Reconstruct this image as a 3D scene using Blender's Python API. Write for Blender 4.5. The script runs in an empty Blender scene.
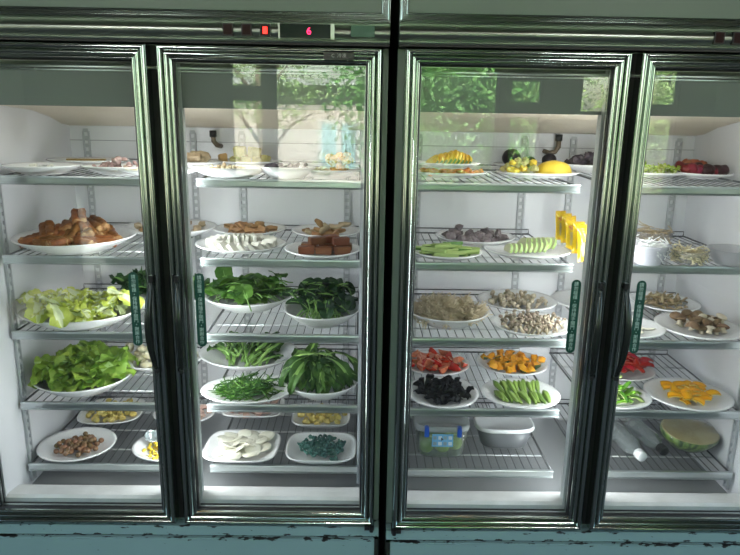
import bpy, bmesh, math, random
from mathutils import Vector, Matrix, Euler, noise
R = random.Random(7)
sc = bpy.context.scene
COL = sc.collection
PI = math.pi

# ------------------------------------------------------------------ camera
F_PX = 654.8
PITCH, YAW, ROLL = -.249, .014, .0169
CAM = Vector((-.0714, -1.6468, 1.1534))
fwd = Vector((math.sin(YAW)*math.cos(PITCH), math.cos(YAW)*math.cos(PITCH), math.sin(PITCH)))
rt = Vector((math.cos(YAW), -math.sin(YAW), 0)); up = rt.cross(fwd)
rt, up = rt*math.cos(ROLL)+up*math.sin(ROLL), -rt*math.sin(ROLL)+up*math.cos(ROLL)
cam = bpy.data.objects.new('camera', bpy.data.cameras.new('camera')); COL.objects.link(cam)
m = Matrix((rt, up, -fwd)).transposed().to_4x4(); m.translation = CAM
cam.matrix_world = m
cam.data.sensor_width = 36; cam.data.lens = 36*F_PX/740
cam.data.clip_start = .05; cam.data.clip_end = 200
sc.camera = cam
def at(x, y, z):            # where the sight line through a photo pixel meets height z
    d = fwd*F_PX + rt*(x-370) - up*(y-277.5)
    return CAM + d*((z-CAM.z)/d.z)
def at_y(x, y, Y):          # ... meets depth Y
    d = fwd*F_PX + rt*(x-370) - up*(y-277.5)
    return CAM + d*((Y-CAM.y)/d.y)

# ------------------------------------------------------------------ materials
def mat(name, col, rough=.5, metal=0, spec=.5, var=0, nscale=30, col2=None, bump=0, bscale=60, rnd=0, emit=None, trans=0, sss=0, coat=0, nlo=.35, nhi=.65):
    M = bpy.data.materials.new(name); M.use_nodes = True
    nt = M.node_tree; N = nt.nodes; L = nt.links
    b = N['Principled BSDF']
    b.inputs['Base Color'].default_value = (*col, 1); b.inputs['Roughness'].default_value = rough
    b.inputs['Metallic'].default_value = metal; b.inputs['Specular IOR Level'].default_value = spec
    if coat: b.inputs['Coat Weight'].default_value = coat; b.inputs['Coat Roughness'].default_value = .1
    if sss:
        b.inputs['Subsurface Weight'].default_value = sss; b.inputs['Subsurface Radius'].default_value = (.01, .006, .003)
    tc = N.new('ShaderNodeTexCoord')
    out = None
    if col2 is not None:
        no = N.new('ShaderNodeTexNoise'); no.inputs['Scale'].default_value = nscale; no.inputs['Detail'].default_value = 5
        L.new(tc.outputs['Object'], no.inputs['Vector'])
        mr = N.new('ShaderNodeMapRange'); mr.inputs['From Min'].default_value = nlo; mr.inputs['From Max'].default_value = nhi
        L.new(no.outputs['Fac'], mr.inputs['Value'])
        mx = N.new('ShaderNodeMix'); mx.data_type = 'RGBA'
        mx.inputs[6].default_value = (*col, 1); mx.inputs[7].default_value = (*col2, 1)
        L.new(mr.outputs['Result'], mx.inputs[0]); out = mx.outputs[2]
    if rnd and spec == .5: b.inputs['Specular IOR Level'].default_value = .3
    if rnd:
        oi = N.new('ShaderNodeObjectInfo'); hs = N.new('ShaderNodeHueSaturation')
        m1 = N.new('ShaderNodeMapRange'); m1.inputs['To Min'].default_value = 1-rnd; m1.inputs['To Max'].default_value = 1+rnd
        L.new(oi.outputs['Random'], m1.inputs['Value']); L.new(m1.outputs['Result'], hs.inputs['Value'])
        m2 = N.new('ShaderNodeMapRange'); m2.inputs['To Min'].default_value = .5+rnd*.06; m2.inputs['To Max'].default_value = .5-rnd*.06
        L.new(oi.outputs['Random'], m2.inputs['Value']); L.new(m2.outputs['Result'], hs.inputs['Hue'])
        if out: L.new(out, hs.inputs['Color'])
        else: hs.inputs['Color'].default_value = (*col, 1)
        out = hs.outputs['Color']
    if out: L.new(out, b.inputs['Base Color'])
    if bump:
        n2 = N.new('ShaderNodeTexNoise'); n2.inputs['Scale'].default_value = bscale; n2.inputs['Detail'].default_value = 4
        L.new(tc.outputs['Object'], n2.inputs['Vector'])
        bp = N.new('ShaderNodeBump'); bp.inputs['Strength'].default_value = bump; bp.inputs['Distance'].default_value = .004
        L.new(n2.outputs['Fac'], bp.inputs['Height']); L.new(bp.outputs['Normal'], b.inputs['Normal'])
    if emit:
        b.inputs['Emission Color'].default_value = (*emit[0], 1); b.inputs['Emission Strength'].default_value = emit[1]
    if trans:
        o = N['Material Output']; t = N.new('ShaderNodeBsdfTranslucent')
        if out: L.new(out, t.inputs['Color'])
        else: t.inputs['Color'].default_value = (*col, 1)
        ms = N.new('ShaderNodeMixShader'); ms.inputs[0].default_value = trans
        L.new(b.outputs[0], ms.inputs[1]); L.new(t.outputs[0], ms.inputs[2]); L.new(ms.outputs[0], o.inputs['Surface'])
    return M
def glassy(name, tint, fac_scale=1.0, rough=.0, haze=0, haze_col=(1, 1, 1), ior=1.5, dirt=0):
    """clear sheet: see-through plus a Fresnel mirror, optionally a milky body"""
    M = bpy.data.materials.new(name); M.use_nodes = True
    nt = M.node_tree; N = nt.nodes; L = nt.links; N.remove(N['Principled BSDF']); o = N['Material Output']
    t = N.new('ShaderNodeBsdfTransparent'); t.inputs['Color'].default_value = (*tint, 1)
    g = N.new('ShaderNodeBsdfGlossy'); g.inputs['Roughness'].default_value = rough
    fr = N.new('ShaderNodeFresnel'); ge = N.new('ShaderNodeNewGeometry'); mi = N.new('ShaderNodeMapRange')
    mi.inputs['To Min'].default_value = ior; mi.inputs['To Max'].default_value = 1/ior   # same mirror strength entering and leaving
    L.new(ge.outputs['Backfacing'], mi.inputs['Value']); L.new(mi.outputs['Result'], fr.inputs['IOR'])
    mu = N.new('ShaderNodeMath'); mu.operation = 'MULTIPLY'; mu.inputs[1].default_value = fac_scale
    L.new(fr.outputs[0], mu.inputs[0])
    base = t.outputs[0]
    if haze:
        d = N.new('ShaderNodeBsdfDiffuse'); d.inputs['Color'].default_value = (*haze_col, 1)
        d2 = N.new('ShaderNodeBsdfTranslucent'); d2.inputs['Color'].default_value = (*haze_col, 1)
        md = N.new('ShaderNodeMixShader'); md.inputs[0].default_value = .5
        L.new(d.outputs[0], md.inputs[1]); L.new(d2.outputs[0], md.inputs[2])
        mh = N.new('ShaderNodeMixShader'); mh.inputs[0].default_value = haze
        L.new(base, mh.inputs[1]); L.new(md.outputs[0], mh.inputs[2]); base = mh.outputs[0]
    ms = N.new('ShaderNodeMixShader'); L.new(mu.outputs[0], ms.inputs[0])
    L.new(base, ms.inputs[1]); L.new(g.outputs[0], ms.inputs[2]); L.new(ms.outputs[0], o.inputs['Surface'])
    return M
def leafmat(name, c1, c2, rnd=.25, nscale=25, rough=.42, trans=.22):
    return mat(name, c1, rough, col2=c2, nscale=nscale, rnd=rnd, trans=trans, bump=.5, bscale=120)

K = {}
K['chrome'] = mat('fluted_green_chrome', (.42, .48, .44), .15, 1)
K['chrome_dark'] = mat('dark_tinted_metal', (.20, .25, .225), .2, 1)
K['handle'] = mat('black_green_handle', (.03, .038, .034), .22, .6)
K['strip'] = mat('brushed_control_strip', (.42, .48, .42), .33, 1)
K['rail'] = mat('brushed_shelf_rail', (.56, .60, .61), .30, 1, col2=(.64, .68, .69), nscale=8)
K['wire'] = mat('galvanised_wire', (.13, .135, .14), .45, .6)
K['bar'] = mat('light_cross_bar', (.55, .56, .57), .4, .3)
K['liner'] = mat('white_liner', (.73, .73, .76), .42, col2=(.70, .70, .735), nscale=5)
K['duct'] = mat('cream_duct', (.74, .66, .54), .5)
K['bright'] = mat('bright_chrome_rod', (.92, .94, .93), .28, 1)
K['sill'] = mat('white_sill', (.70, .70, .70), .4, col2=(.58, .58, .57), nscale=14)
K['floor_in'] = mat('steel_drip_floor', (.33, .34, .35), .4, .3)
K['header'] = mat('grey_green_header', (.23, .25, .24), .45)
K['gasket'] = mat('black_gasket', (.008, .009, .009), .45)
K['black'] = mat('black_plastic', (.012, .013, .013), .35)
K['gap'] = mat('dark_sheet', (.02, .023, .022), .6)
K['post'] = mat('grey_post', (.66, .68, .68), .4)
K['glass'] = glassy('door_glass', (.93, .96, .945), 1.35, ior=1.55)
K['paint'] = mat('sage_paint', (.150, .210, .178), .38, col2=(.160, .225, .190), nscale=3)  # upper copy of the one paint, its dimmer light put into the colour
K['porcelain'] = mat('white_melamine', (.80, .80, .81), .25, sss=0, coat=.3)
K['ceil_lamp'] = mat('lamp_diffuser', (.9, .9, .9), .5, emit=((1, .98, .94), 8))  # glow of the added ceiling fill panels
K['red_led'] = mat('red_led', (.3, .01, .01), .4, emit=((1, .03, .02), 3))
K['led_digit'] = mat('led_digit', (.3, .01, .05), .4, emit=((1, .02, .10), 5))
K['led_glow'] = mat('led_bezel_red', (.018, .003, .003), .3, spec=.2)
K['dark_green_plastic'] = mat('dark_display_window', (.008, .02, .015), .15)
K['sticker'] = mat('green_sticker', (.002, .060, .040), .45)
K['sticker_pale'] = mat('faded_green_sticker', (.06, .15, .10), .5)
K['ink'] = mat('white_print', (.45, .62, .56), .5)
K['ink_pale'] = mat('grey_print', (.35, .37, .36), .5)
K['pilaster'] = mat('pilaster_metal', (.46, .47, .49), .5, .0)
K['pipe'] = mat('bronze_pipe', (.16, .12, .08), .4, .3)

def chipped(name):          # paint with rust and chips along the ledge
    M = mat(name, (.20, .315, .30), .36, col2=(.215, .335, .32), nscale=4)  # same paint, the cool light down here put into the colour
    N = M.node_tree.nodes; L = M.node_tree.links; b = N['Principled BSDF']
    src = b.inputs['Base Color'].links[0].from_socket
    tc = N.new('ShaderNodeTexCoord'); sx = N.new('ShaderNodeSeparateXYZ'); L.new(tc.outputs['Object'], sx.inputs[0])
    no = N.new('ShaderNodeTexNoise'); no.inputs['Scale'].default_value = 60; no.inputs['Detail'].default_value = 7
    mp = N.new('ShaderNodeMapping'); mp.inputs['Scale'].default_value = (.55, 1, 1.4); L.new(tc.outputs['Object'], mp.inputs[0]); L.new(mp.outputs[0], no.inputs['Vector'])
    # more chips close to the edge at z = -.052 and at the ledge under the doors
    ds = []
    for z0, w in ((-.047, .012), (-.012, .014)):
        a = N.new('ShaderNodeMath'); a.operation = 'SUBTRACT'; a.inputs[1].default_value = z0; L.new(sx.outputs[2], a.inputs[0])
        c = N.new('ShaderNodeMath'); c.operation = 'ABSOLUTE'; L.new(a.outputs[0], c.inputs[0])
        d = N.new('ShaderNodeMapRange'); d.inputs['From Min'].default_value = 0; d.inputs['From Max'].default_value = w
        d.inputs['To Min'].default_value = .20 if z0 < -.03 else .12; d.inputs['To Max'].default_value = 0; L.new(c.outputs[0], d.inputs['Value']); ds.append(d)
    s = N.new('ShaderNodeMath'); s.operation = 'ADD'; L.new(ds[0].outputs[0], s.inputs[0]); L.new(ds[1].outputs[0], s.inputs[1])
    s2 = N.new('ShaderNodeMath'); s2.operation = 'ADD'; L.new(s.outputs[0], s2.inputs[0]); L.new(no.outputs['Fac'], s2.inputs[1])
    th = N.new('ShaderNodeMapRange'); th.inputs['From Min'].default_value = .70; th.inputs['From Max'].default_value = .715; L.new(s2.outputs[0], th.inputs['Value'])
    mx = N.new('ShaderNodeMix'); mx.data_type = 'RGBA'; mx.inputs[7].default_value = (.012, .012, .01, 1)
    L.new(th.outputs[0], mx.inputs[0]); L.new(src, mx.inputs[6]); L.new(mx.outputs[2], b.inputs['Base Color'])
    return M
K['paint_chipped'] = chipped('chipped_sage_paint')

# ------------------------------------------------------------------ mesh helpers
def link(name, bm, mats, parent=None, smooth=True, loc=None):
    me = bpy.data.meshes.new(name); bm.to_mesh(me); bm.free()
    if not isinstance(mats, (list, tuple)): mats = [mats]
    for x in mats: me.materials.append(x)
    if smooth:
        for p in me.polygons: p.use_smooth = True
    o = bpy.data.objects.new(name, me); COL.objects.link(o)
    if parent: o.parent = parent
    if loc is not None: o.location = loc
    return o
def mesh_only(name, bm, mats, smooth=True):
    me = bpy.data.meshes.new(name); bm.normal_update(); bm.to_mesh(me); bm.free()
    for x in (mats if isinstance(mats, (list, tuple)) else [mats]): me.materials.append(x)
    if smooth:
        for p in me.polygons: p.use_smooth = True
    return me
def tag(o, label=None, cat=None, group=None, kind=None):
    if label: o['label'] = label
    if cat: o['category'] = cat
    if group: o['group'] = group
    if kind: o['kind'] = kind
    return o
def box(bm, x0, x1, y0, y1, z0, z1, mi=0):
    v = [bm.verts.new((x, y, z)) for x in (x0, x1) for y in (y0, y1) for z in (z0, z1)]
    for f in ((0, 1, 3, 2), (4, 6, 7, 5), (0, 4, 5, 1), (2, 3, 7, 6), (0, 2, 6, 4), (1, 5, 7, 3)):
        q = bm.faces.new([v[i] for i in f]); q.material_index = mi
    return v
def tube(bm, pts, r, n=6, mi=0, cap=True):
    pts = [Vector(p) for p in pts]; rings = []
    rr = r if isinstance(r, (list, tuple)) else [r]*len(pts)
    ref = None
    for i, p in enumerate(pts):
        t = (pts[min(i+1, len(pts)-1)]-pts[max(i-1, 0)]).normalized()
        if ref is None: ref = t.orthogonal().normalized()
        ref = (ref - t*ref.dot(t)).normalized(); b = t.cross(ref)
        rings.append([bm.verts.new(p+(ref*math.cos(a)+b*math.sin(a))*rr[i]) for a in [2*PI*k/n for k in range(n)]])
    for a, b in zip(rings, rings[1:]):
        for k in range(n):
            f = bm.faces.new((a[k], a[(k+1) % n], b[(k+1) % n], b[k])); f.material_index = mi
    if cap:
        f = bm.faces.new(rings[0][::-1]); f.material_index = mi
        f = bm.faces.new(rings[-1]); f.material_index = mi
def lathe(bm, prof, n=32, mi=0, fn=None, close=True):
    rings = []
    for (r, z) in prof:
        rings.append([bm.verts.new(fn(r, z, 2*PI*k/n) if fn else (r*math.cos(2*PI*k/n), r*math.sin(2*PI*k/n), z)) for k in range(n)])
    for a, b in zip(rings, rings[1:]):
        for k in range(n):
            f = bm.faces.new((a[k], a[(k+1) % n], b[(k+1) % n], b[k])); f.material_index = mi
    if close:
        f = bm.faces.new(rings[0][::-1]); f.material_index = mi
        f = bm.faces.new(rings[-1]); f.material_index = mi
    return rings
def frame_sweep(bm, x0, x1, z0, z1, prof, yoff=0, mi=0):
    """mitred rectangular frame; prof = (inset, height towards the viewer)"""
    rings = []
    for d, h in prof:
        rings.append([bm.verts.new(p) for p in ((x0+d, yoff-h, z0+d), (x1-d, yoff-h, z0+d), (x1-d, yoff-h, z1-d), (x0+d, yoff-h, z1-d))])
    for a, b in zip(rings, rings[1:]):
        for k in range(4):
            f = bm.faces.new((a[k], a[(k+1) % 4], b[(k+1) % 4], b[k])); f.material_index = mi
def arc(d0, d1, h0, hb, n=7):
    return [(d0+(d1-d0)*i/n, h0+hb*math.sin(PI*i/n)) for i in range(n+1)]

# ================================================================== FRIDGES
W, H, G = .5422, 1.3, .0231
ZS = [.966, .742, .516, .293, .089]
YF, YB = .165, .662
DOORP = ([(0, -.036), (0, -.003)] + arc(.0006, .0150, -.001, .0065, 16) + [(.0158, -.005)] + arc(.0168, .0275, -.002, .0045, 12) + [(.0285, -.006)]
         + arc(.0295, .0365, -.006, .0025, 8) + [(.0380, -.012), (.0380, -.036)])
def edge_text(txt, size, mat_, vertical=False):
    cu = bpy.data.curves.new('t', 'FONT'); cu.body = '\n'.join(txt) if vertical else txt
    cu.size = size; cu.align_x = 'CENTER'; cu.align_y = 'CENTER'; cu.extrude = .0003
    if vertical: cu.space_line = .98
    cu.resolution_u = 3
    o = bpy.data.objects.new('t', cu); COL.objects.link(o)
    bpy.context.view_layer.update()
    me = bpy.data.meshes.new_from_object(o.evaluated_get(bpy.context.evaluated_depsgraph_get()))
    bpy.data.objects.remove(o)
    me.transform(Matrix.Rotation(PI/2, 4, 'X'))
    return me

def add_text(bm, txt, size, loc, mi, vertical=False):
    me = edge_text(txt, size, None, vertical)
    me.transform(Matrix.Translation(loc))
    n0 = len(bm.faces); bm.from_mesh(me); bm.faces.ensure_lookup_table()
    for f in bm.faces[n0:]: f.material_index = mi

def make_door(fr, x0, hinge_left, badge=False):
    x1 = x0+W
    bm = bmesh.new(); frame_sweep(bm, x0, x1, 0, H, DOORP)
    frame_sweep(bm, x0, x1, 0, H, [(.038, -.036), (0, -.036)])
    door = link('door', bm, K['chrome'], fr, smooth=False)
    bm = bmesh.new(); frame_sweep(bm, x0, x1, 0, H, [(.0375, -.013), (.0375, -.011), (.0405, -.0125), (.0405, -.034)])
    frame_sweep(bm, x0, x1, 0, H, [(.004, -.0362), (.004, -.044), (.0385, -.044), (.0385, -.0362)])
    link('gasket', bm, K['gasket'], door, smooth=False)
    # aluminium inner lip seen just inside the black band
    bm = bmesh.new(); frame_sweep(bm, x0, x1, 0, H, [(.0400, -.030), (.0400, -.026), (.0420, -.026), (.0420, -.030)])
    link('glazing_bead', bm, K['rail'], door, smooth=False)
    bm = bmesh.new(); box(bm, x0+.042, x1-.042, .020, .025, .042, H-.042)
    link('glass_pane', bm, K['glass'], door, smooth=False)
    # handle: a bowed dark bar on the meeting stile, with a small black latch at its top
    hx = (x1-.021) if hinge_left else (x0+.021); s = -1 if hinge_left else 1
    bm = bmesh.new(); zt, zb = .722, .472; n = 18; rings = []
    for i in range(n+1):
        t = i/n; z = zt+(zb-zt)*t; bow = math.sin(PI*min(1, t*1.0))**.8 if 0 < t < 1 else 0
        w = .0045+.0055*bow; off = .0+.012*bow; y = -.006-.026*bow
        cx = hx + s*off*.6
        rings.append([bm.verts.new((cx+w*math.cos(a), y+.008*math.sin(a)*(0.4+bow), z)) for a in [2*PI*k/10 for k in range(10)]])
    for a, b in zip(rings, rings[1:]):
        for k in range(10): bm.faces.new((a[k], a[(k+1) % 10], b[(k+1) % 10], b[k]))
    bm.faces.new(rings[0]); bm.faces.new(rings[-1][::-1])
    tag(link('handle', bm, K['handle'], door), 'bowed dark pull handle')
    for q0, q1 in ((zt-.004, zt+.012), (zb-.006, zb+.004)):
        bm = bmesh.new(); box(bm, hx-.005, hx+.005, -.013, -.002, q0, q1); link('handle_mount', bm, K['black'], door, smooth=False)
    # green pill sticker on the glass
    sx = (x1-.052-.024) if hinge_left else (x0+.052+.021); sw, z0, z1 = .0125, .532, .735
    bm = bmesh.new(); pts = []
    for a in range(13): pts.append((sx+sw*math.cos(PI*a/12), z1-sw+sw*math.sin(PI*a/12)))
    for a in range(13): pts.append((sx-sw*math.cos(PI*a/12), z0+sw-sw*math.sin(PI*a/12)))
    f0 = [bm.verts.new((x, .0185, z)) for x, z in pts]; f1 = [bm.verts.new((x, .0195, z)) for x, z in pts]
    bm.faces.new(f0[::-1]); bm.faces.new(f1)
    for i in range(len(pts)): bm.faces.new((f0[i], f0[(i+1) % len(pts)], f1[(i+1) % len(pts)], f1[i]))
    st = link('sticker', bm, K['sticker'], door, smooth=False); st['label'] = 'green pill-shaped sticker with a column of small white characters'
    try:
        bm = st.data; b2 = bmesh.new(); b2.from_mesh(bm)
        add_text(b2, '請勿碰撞・保持隨手關門・謝謝合作', .0122, Vector((sx, .0183, (z0+z1)/2-.0005)), 1, True)
        b2.to_mesh(bm); b2.free(); bm.materials.append(K['ink'])
    except Exception as e: print('text', e)
    # hinge plate at the outer foot of the door
    hx = x0+.012 if hinge_left else x1-.012
    bm = bmesh.new(); box(bm, hx-.014, hx+.014, -.004, .03, -.014, -.001)
    tube(bm, [(hx+(.006 if not hinge_left else -.006), -.006, -.016), (hx+(.006 if not hinge_left else -.006), -.006, -.0005)], .006, 10)
    link('hinge', bm, K['black'], door, smooth=False)
    if badge:
        bm = bmesh.new(); bx = x1-.105; bz = H-.021
        box(bm, bx-.036, bx+.036, -.0095, -.003, bz-.0085, bz+.0085)
        add_text(bm, 'C  冷凍', .011, Vector((bx, -.0097, bz)), 1)
        o = link('badge', bm, [K['black'], K['ink_pale']], door, smooth=False); o['label'] = 'black badge with faint grey characters'
    return door

def make_shelf(fr, x0, x1, z):
    bm = bmesh.new(); yf = YF+.006
    xs = x0+.012
    n = int((x1-x0-.02)/.0245); 
    for i in range(n+1):
        x = x0+.010+(x1-x0-.02)*i/n
        tube(bm, [(x, yf, z-.002), (x, YB, z-.002)], .0014, 4, cap=False)
    tube(bm, [(x0+.004, yf, z-.005), (x0+.004, YB, z-.005), (x1-.004, YB, z-.005), (x1-.004, yf, z-.005)], .0030, 5)
    tube(bm, [(x0+.006, YB, z-.005), (x0+.006, YB, z+.012), (x1-.006, YB, z+.012), (x1-.006, YB, z-.005)], .0022, 5)
    sh = link('wire_shelf', bm, K['wire'], fr)
    for y in (.27, .40, .53):
        bm = bmesh.new(); tube(bm, [(x0+.004, y, z-.0060), (x1-.004, y, z-.0060)], .0028, 6); link('cross_bar', bm, K['bar'], sh)
    bm = bmesh.new()
    pr = [(YF+.012, z), (YF+.002, z+.0005), (YF, z-.002), (YF-.0005, z-.0045), (YF+.003, z-.006), (YF+.003, z-.019), (YF-.0005, z-.0205), (YF, z-.0235), (YF+.003, z-.0245), (YF+.012, z-.0245)]
    a = [bm.verts.new((x0, y, zz)) for y, zz in pr]; b = [bm.verts.new((x1, y, zz)) for y, zz in pr]
    for i in range(len(pr)): bm.faces.new((a[i], b[i], b[(i+1) % len(pr)], a[(i+1) % len(pr)]))
    bm.faces.new(a[::-1]); bm.faces.new(b)
    link('front_rail', bm, K['rail'], sh, smooth=False)

def make_fridge(cx, dy, left):
    fr = bpy.data.objects.new('display_fridge', None); COL.objects.link(fr); fr.location = (cx, dy, 0)
    hb = .569; IW = .513; Y0 = .046
    # outer cabinet: sides, back, top, base, with the mouth ring the doors close on
    bm = bmesh.new()
    for s in (-1, 1):
        x0, x1 = sorted((s*hb, s*(IW+.012)))
        box(bm, x0, x1, Y0, .78, -.30, 1.66)
    box(bm, -hb, hb, .73, .78, -.30, 1.66)
    box(bm, -hb, hb, Y0, .78, 1.30, 1.3095); box(bm, -hb, hb, Y0, .78, 1.65, 1.66)
    box(bm, -hb, hb, Y0, .78, -.045, -.012)
    box(bm, -hb, hb, .005, Y0, 1.3045, 1.66)
    for s in (-1, 1): tube(bm, [(s*.5, .1, -.30), (s*.5, .1, -.42)], .025, 10); tube(bm, [(s*.5, .7, -.30), (s*.5, .7, -.42)], .025, 10)
    o = link('cabinet_shell', bm, K['paint'], fr, smooth=False)
    # interior liner
    bm = bmesh.new()
    for s in (-1, 1):
        x0, x1 = sorted((s*IW, s*(IW+.012)))
        box(bm, x0, x1, .047, .71, -.012, 1.295)
        # front bevel of the side wall
        xa = s*IW; xb = s*(IW-.001)
        v = [bm.verts.new(p) for p in ((xa, .047, .05), (xb, .047, .05), (xa, .085, .05), (xa, .047, 1.2), (xb, .047, 1.2), (xa, .085, 1.2))]
        bm.faces.new((v[1], v[4], v[5], v[2]))
    box(bm, -IW, IW, .70, .712, -.012, 1.295)
    # panel seams on the back wall: shallow proud sheets
    for x0, x1 in ((-.47, -.075), (-.069, .069), (.075, .47)):
        box(bm, x0, x1, .697, .70, 0.0, 1.045)
    box(bm, -IW, IW, .047, .71, 1.285, 1.297)
    lin = link('interior_liner', bm, K['liner'], fr, smooth=False)
    bm = bmesh.new(); box(bm, -IW, IW, .6955, .6975, 1.0375, 1.0400); link('wall_seam', bm, K['floor_in'], lin, smooth=False)
    bm = bmesh.new()   # sloping evaporator duct under the roof
    pr = [(.13, 1.155), (.30, 1.150), (.45, 1.138), (.56, 1.118), (.64, 1.095), (.698, 1.088), (.698, 1.28), (.13, 1.28)]
    a = [bm.verts.new((-IW+.001, y, z)) for y, z in pr]; b = [bm.verts.new((IW-.001, y, z)) for y, z in pr]
    for i in range(len(pr)): bm.faces.new((a[i], b[i], b[(i+1) % len(pr)], a[(i+1) % len(pr)]))
    bm.faces.new(a[::-1]); bm.faces.new(b)
    link('evaporator_duct', bm, K['duct'], fr, smooth=False)
    bm = bmesh.new()   # header behind the glass, with chrome rods added to catch a bright line
    box(bm, -IW, IW, .05, .125, 1.153, 1.262); hd = link('header_panel', bm, K['header'], fr, smooth=False)
    bm = bmesh.new(); 
    tube(bm, [(-IW, .0445, 1.2480), (IW, .0445, 1.2480)], .0036, 12)
    for s in (-1, 1): tube(bm, [(s*.3, .0445, 1.2400), (s*.3, .0500, 1.2400)], .003, 6)
    tube(bm, [(-IW, .0475, 1.2400), (IW, .0475, 1.2400)], .0022, 10)
    link('header_trim', bm, K['bright'], hd)
    # sill + floor
    bm = bmesh.new()
    pr = [(.046, .054), (.056, .060), (.120, .050), (.128, .046), (.128, -.002), (.046, -.002)]
    pr = [(y, z-.004) for y, z in pr]
    a = [bm.verts.new((-IW, y, z)) for y, z in pr]; b = [bm.verts.new((IW, y, z)) for y, z in pr]
    for i in range(len(pr)): bm.faces.new((a[i], b[i], b[(i+1) % len(pr)], a[(i+1) % len(pr)]))
    link('sill', bm, K['sill'], fr, smooth=False)
    bm = bmesh.new(); box(bm, -IW, IW, .128, .70, -.012, .004); link('drip_floor', bm, K['floor_in'], fr, smooth=False)
    # centre post with its lamp
    bm = bmesh.new(); box(bm, -.050, .050, .047, .092, -.002, 1.27); box(bm, -.056, .056, .0465, .050, -.002, 1.27)
    b3 = bmesh.new(); box(b3, -.030, .030, .0440, .0464, -.010, 1.30)  # dark strip added to blacken the shaded gap between the doors
    post = link('center_post', bm, K['post'], fr, smooth=False)
    link('door_seal', b3, K['gap'], post, smooth=False)
    bm = bmesh.new(); tube(bm, [(0, .112, .12), (0, .112, 1.10)], .011, 12); box(bm, -.015, .015, .092, .125, .085, .12); box(bm, -.015, .015, .092, .125, 1.10, 1.135)
    o = link('lamp_tube', bm, K['ceil_lamp_in'], post)
    # pilasters (slotted standards): on the back wall and at the front of the side walls
    def pil(x, y, ax):
        bm = bmesh.new(); z = .02
        w = .009; 
        while z < 1.07:
            # rungs between two thin side rails leave the slots open
            if ax == 'x': box(bm, x-w, x+w, y-.007, y-.005, z, z+.013)
            else: box(bm, x-.001, x+.001, y-w, y+w, z, z+.013)
            z += .0255
        if ax == 'x':
            for s in (-1, 1): box(bm, x+s*w-.0025, x+s*w+.0025, y-.008, y, .02, 1.07)
        else:
            for s in (-1, 1): box(bm, x-.004, x+.004, y+s*w-.0025, y+s*w+.0025, .02, 1.07)
        return link('pilaster', bm, K['pilaster'], fr, smooth=False)
    for x in (-.455, -.085, .085, .455): pil(x, .697, 'x')
    for s in (-1, 1): pil(s*(IW-.006), .195, 'y')
    # shelves
    for z in ZS:
        for x0, x1 in ((-.504, -.052), (.052, .504)): make_shelf(fr, x0, x1, z)
    # doors
    make_door(fr, -W-G/2, True); make_door(fr, G/2, False, badge=left)
    # above the doors: channel, rounded control strip, framed upper panel
    bm = bmesh.new(); box(bm, -hb, hb, .000, .05, 1.303, 1.3075); link('channel', bm, K['gap'], fr, smooth=False)
    bm = bmesh.new()
    pr = [(.010, 1.3075), (-.002, 1.3080), (-.004, 1.3115), (-.002, 1.3145)] + [(-.003-.012*math.sin(PI*i/10), 1.3155+.033*i/10) for i in range(11)] + [(-.002, 1.3500), (-.005, 1.3525), (-.002, 1.3555), (.010, 1.3560)]
    x0 = -hb; x1 = hb
    a = [bm.verts.new((x0, y, z)) for y, z in pr]; b = [bm.verts.new((x1, y, z)) for y, z in pr]
    for i in range(len(pr)-1): bm.faces.new((a[i], b[i], b[i+1], a[i+1]))
    bm.faces.new(a[::-1]); bm.faces.new(b)
    cs = link('control_strip', bm, K['strip'], fr, smooth=False)
    # controls: offsets in metres from the fridge centre
    cx0 = .177 if left else .168
    for k in range(3):
        x = cx0+k*.0435; bm = bmesh.new()
        box(bm, x, x+.0245, -.0175, -.008, 1.3190, 1.3465, 0)
        box(bm, x+.003, x+.0215, -.0183, -.0174, 1.3220, 1.3435, 1 if (k != 2 or not left) else 2)
        if k == 2 and left: box(bm, x+.007, x+.0175, -.0188, -.0182, 1.3245, 1.3405, 3)
        o = link('indicator_light', bm, [K['black'], K['led_glow'], K['led_glow'], K['red_led']], cs, smooth=False)
        if left and k == 2: o['label'] = 'indicator light glowing red'
    x = cx0+.1335
    bm = bmesh.new(); box(bm, x-.004, x, -.0178, -.006, 1.3145, 1.3495, 1); box(bm, x+.119, x+.128, -.0178, -.006, 1.3145, 1.3495, 1)
    box(bm, x, x+.119, -.0165, -.006, 1.3170, 1.3480, 0)
    if left: add_text(bm, '6', .023, Vector((x+.068, -.0167, 1.3320)), 2)
    o = link('temperature_display', bm, [K['dark_green_plastic'], K['strip'], K['led_digit']], cs, smooth=False)
    if left: o['label'] = 'dark display showing a red digit 6'
    bm = bmesh.new(); x = hb-.092
    box(bm, x, x+.056, -.0160, -.006, 1.3215, 1.3475); o = link('label_plate', bm, K['sticker_pale'], cs, smooth=False); o['label'] = 'plain green label on the chrome strip'
    bm = bmesh.new()
    PP = [(0, -.01), (0, 0)]+arc(.001, .007, 0, .003)+[(.008, -.004)]+arc(.009, .013, -.004, .003)+[(.0135, -.004)]+arc(.014, .021, -.004, .004)+[(.022, -.010)]
    frame_sweep(bm, -hb, hb, 1.3575, 1.665, PP)
    link('panel_molding', bm, K['chrome'], fr, smooth=False)
    bm = bmesh.new(); box(bm, -hb+.021, hb-.021, .004, .012, 1.3785, 1.645); link('upper_panel', bm, K['paint'], fr, smooth=False)
    # below the doors: painted ledge with chips, recessed lower panel
    bm = bmesh.new(); 
    box(bm, -hb, hb, .012, .046, -.045, -.0145); lg = link('ledge', bm, K['paint_chipped'], fr, smooth=False)
    bm = bmesh.new(); box(bm, -hb, hb, .012, .040, -.3, -.0535); link('corner_trim', bm, K['chrome_dark'], fr, smooth=False)
    bm = bmesh.new(); v = box(bm, -hb+.012, hb-.012, .002, .02, -.29, -.050)
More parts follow.
